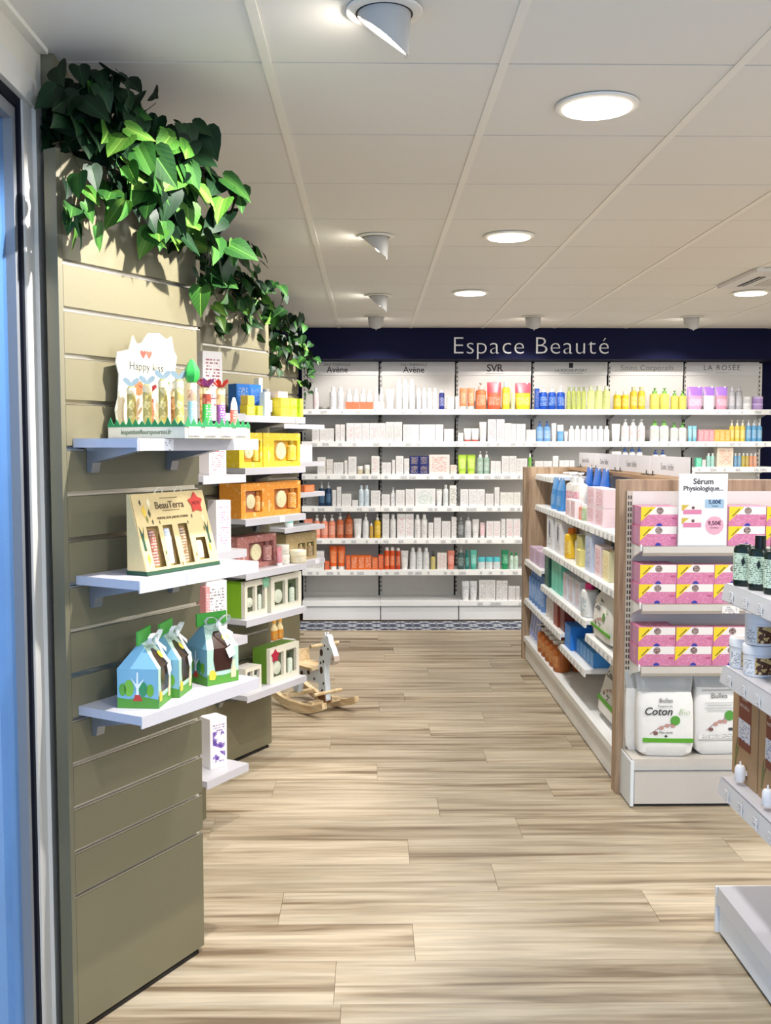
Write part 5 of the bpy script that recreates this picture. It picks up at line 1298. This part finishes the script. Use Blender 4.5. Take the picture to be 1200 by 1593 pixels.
for z in (.077, .130):
    part('box_picture', bx(-.080, -.006, -.0022, -.0012, z, z+.018), cm((216, 130, 164), .45), t)
    part('box_picture_top', bx(-.086, -.006, -.0021, -.0012, z+.018, z+.038), cm((236, 228, 222), .45), t)
    part('box_picture_corner', MB().prism_xz([(-.086, z+.012), (-.055, z+.038), (-.086, z+.038)], -.0026, -.0021), cm((206, 180, 70), .45), t)
    part('box_picture_logo', MB().prism_xz(ell(-.04, z+.026, .0065, .0065), -.0027, -.0021), cm((110, 80, 90), .5), t)
cotton_pack((1.222, 4.152, .2045), R_(-4), .235, .345, .085, 'front cotton bag reading Coton Bio with a green band', -3)
cotton_pack((1.446, 4.175, .2045), R_(2), .195, .365, .085, 'cotton bag turned to its printed back, right of the Coton Bio bag', -2, 'back')
cotton_pack((1.606, 4.175, .2045), R_(-70), .13, .33, .09, 'rightmost cotton bag, half hidden by the brown carton', -2, plain=True)
cotton_pack((1.132, 4.226, .2045), R_(-3), .11, .34, .035, 'leftmost cotton bag squeezed against the wood post', -2, plain=True)

# ================================================================== NEAR RIGHT SHELVING (only its left edge in view)
t = thing('near_shelving', 'near white shelving unit cut off by the right edge', 'shelving', (1.50, 1.99, 0), QZ)
part('back_panel', bx(-1.02, 1.02, -.01, .01, 0, 1.32), PANELW, t)
for z in (1.082, .833, .492):
    for k in range(3):
        xa = -1.02+.68*k
        tg = [(xa+.085+.11*q, .028) for q in range(5)]
        s = shelf_board(t, xa, xa+.68, -.44, -.012, z, .052, .02, [], m=SHELFW, rail=False)
        part('price_rail', MB().prism_yz([(-.440, z), (-.450, z-.048), (-.446, z-.052), (-.436, z-.004)][::-1], xa+.001, xa+.679), cm((206, 206, 208), .3), s)
        for tx_, w in tg: part('price_tag', bx(tx_-w/2, tx_+w/2, -.4515, -.4495, z-.046, z-.014), mprint((238, 238, 240), (120, 116, 130), 4, 5, .5), s)
part('base_shelf', bx(-1.02, 1.02, -.44, -.012, .128, .150), SHELFW, t)
part('base_rail', MB().prism_yz([(-.441, .150), (-.446, .100), (-.440, .098), (-.435, .147)][::-1], -1.02, 1.02), cm((206, 206, 208), .3), t)
part('plinth', bx(-1.015, 1.02, -.435, -.012, .012, .127), cm((242, 247, 251), .35), t)
part('end_plate', bx(-1.030, -1.0205, -.445, -.01, .006, .148), WHITE, t)
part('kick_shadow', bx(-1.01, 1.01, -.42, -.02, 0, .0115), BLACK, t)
DG = (16, 34, 30)
for q, (y, h) in enumerate(((2.955, .122), (2.868, .155), (2.785, .165))):
    o = thing('green_bottle', '%s dark green bottle with pale label on the near top shelf' % ('farthest', 'middle', 'nearest')[q], 'bottle', (1.098+.012*q, y, 1.0826), QZ+R_(50), 'dark green bottles on the near shelf')
    r = .030; bh = .118
    part('body', MB().loft([(r*.95, r*.8, 0), (r, r*.85, .004), (r, r*.85, bh*.92), (r*.8, r*.7, bh)], 20, e=3), cm(DG, .25), o)
    part('label', MB().loft([(r*1.012, r*.87, .018), (r*1.012, r*.87, bh*.82)], 20, e=3), mprint((206, 226, 204), (40, 60, 50), 11, 7, .5), o)
    part('leaf_mark', MB().prism_xz([(.004, .06), (.012, .072), (.006, .088), (0, .075)], -r*.9-.001, -r*.9), cm((20, 36, 30), .5), o)
    if h > .13: part('cap', MB().loft([(r*.52, r*.52, bh-.001), (r*.5, r*.5, h)], 18), cm((12, 14, 14), .3), o)
    else: part('cap', MB().loft([(r*.6, r*.55, bh-.001), (r*.55, r*.5, h)], 18), cm((12, 18, 16), .3), o)
GOLDP = mmottle('gold_brown_print', [(206, 170, 100), (226, 196, 130), (90, 50, 30), (230, 206, 150)], 60, .5)
for (x, y, z, lb) in ((1.118, 3.0-.012, .8336, 'farthest white jar with gold label on the near shelf'), (1.12, 2.885, .8336, 'near white jar with gold label, lower in the stack'), (1.124, 2.885, .9236, 'white jar with gold label stacked on top')):
    o = thing('cosmetic_jar', lb, 'jar', (x, y, z), QZ+R_(62), 'white jars with gold labels')
    part('body', MB().loft([(.041, .041, 0), (.044, .044, .006), (.044, .044, .062), (.042, .042, .064)], 24), cm((236, 238, 242), .3), o)
    part('lid', MB().loft([(.046, .046, .064), (.046, .046, .085), (.044, .044, .0885)], 24), cm((238, 240, 244), .25), o)
    part('gold_label', MB().loft([(.0447, .0447, .008), (.0447, .0447, .056)], 12, math.pi*1.5-.1, math.pi*1.5+1.1), GOLDP, o)
    part('text_label', MB().loft([(.0446, .0446, .01), (.0446, .0446, .05)], 8, math.pi*1.5-1.0, math.pi*1.5-.15), mprint((236, 238, 242), (50, 70, 90), 7, 4, .5), o)
for q, y in enumerate((2.955, 2.745)):
    o = thing('brown_carton', ('brown cardboard box with white tap and red-brown label, far one' if q == 0 else 'brown cardboard box cut off by the right edge, near one'), 'box', (1.18, y, .4926), QZ, 'brown cardboard dispenser boxes')
    part('body', cbox(.20, .14, .315, .002), mspeck('brown_cardboard', (176, 142, 104), .6, 60, .06), o)
    lb = part('red_label', bx(-.045, .05, -.0712, -.0702, .10, .305), cm((128, 58, 42), .5), o)
    for k, (s_, z) in enumerate((('LA MAISON', .262), ('LESSIVE', .245), ('NATURELLE', .222))): text('lettering', s_, .0145, cm((226, 200, 180), .5), lb, (.0, -.0716, z), .0005)
    part('price_label', bx(-.045, .048, -.0722, -.0713, .125, .185), mprint((232, 234, 240), (60, 90, 160), 6, 8, .45), o)
    part('plant_print', MB().prism_xz([(-.075, .03), (-.07, .09), (-.055, .12), (-.06, .085), (-.04, .1), (-.06, .06), (-.068, .03)], -.0710, -.0702), cm((120, 120, 70), .5), o)
    tp = part('tap', MB().loft([(.013, .013, .0), (.016, .016, .006), (.0155, .0155, .038), (.012, .012, .045)], 14), cm((240, 240, 242), .3), o, (.02, -.088, .012))
    part('tap_stem', MB().loft([(.003, .003, .045), (.0025, .0025, .058)], 8).box(-.008, .008, 0, .018, .016, .03), cm((240, 240, 242), .3), tp)

# ================================================================== labels for the stock
for (desc, where), items in LABELS.items():
    items.sort(key=lambda q: q[0]); n = len(items)
    for i, (_, o) in enumerate(items):
        if n == 1: lb = '%s, %s' % (desc, where)
        elif n == 2: lb = '%s of two: %s, %s' % (('left', 'right')[i], desc, where)
        else: lb = '%s of %s from left: %s, %s' % (ORD[i], NUM[n], desc, where)
        if len(lb.split()) > 16: lb = lb.replace(' from left:', ':').replace(' of the gondola', ', gondola').replace('on the ', '')
        o['label'] = lb
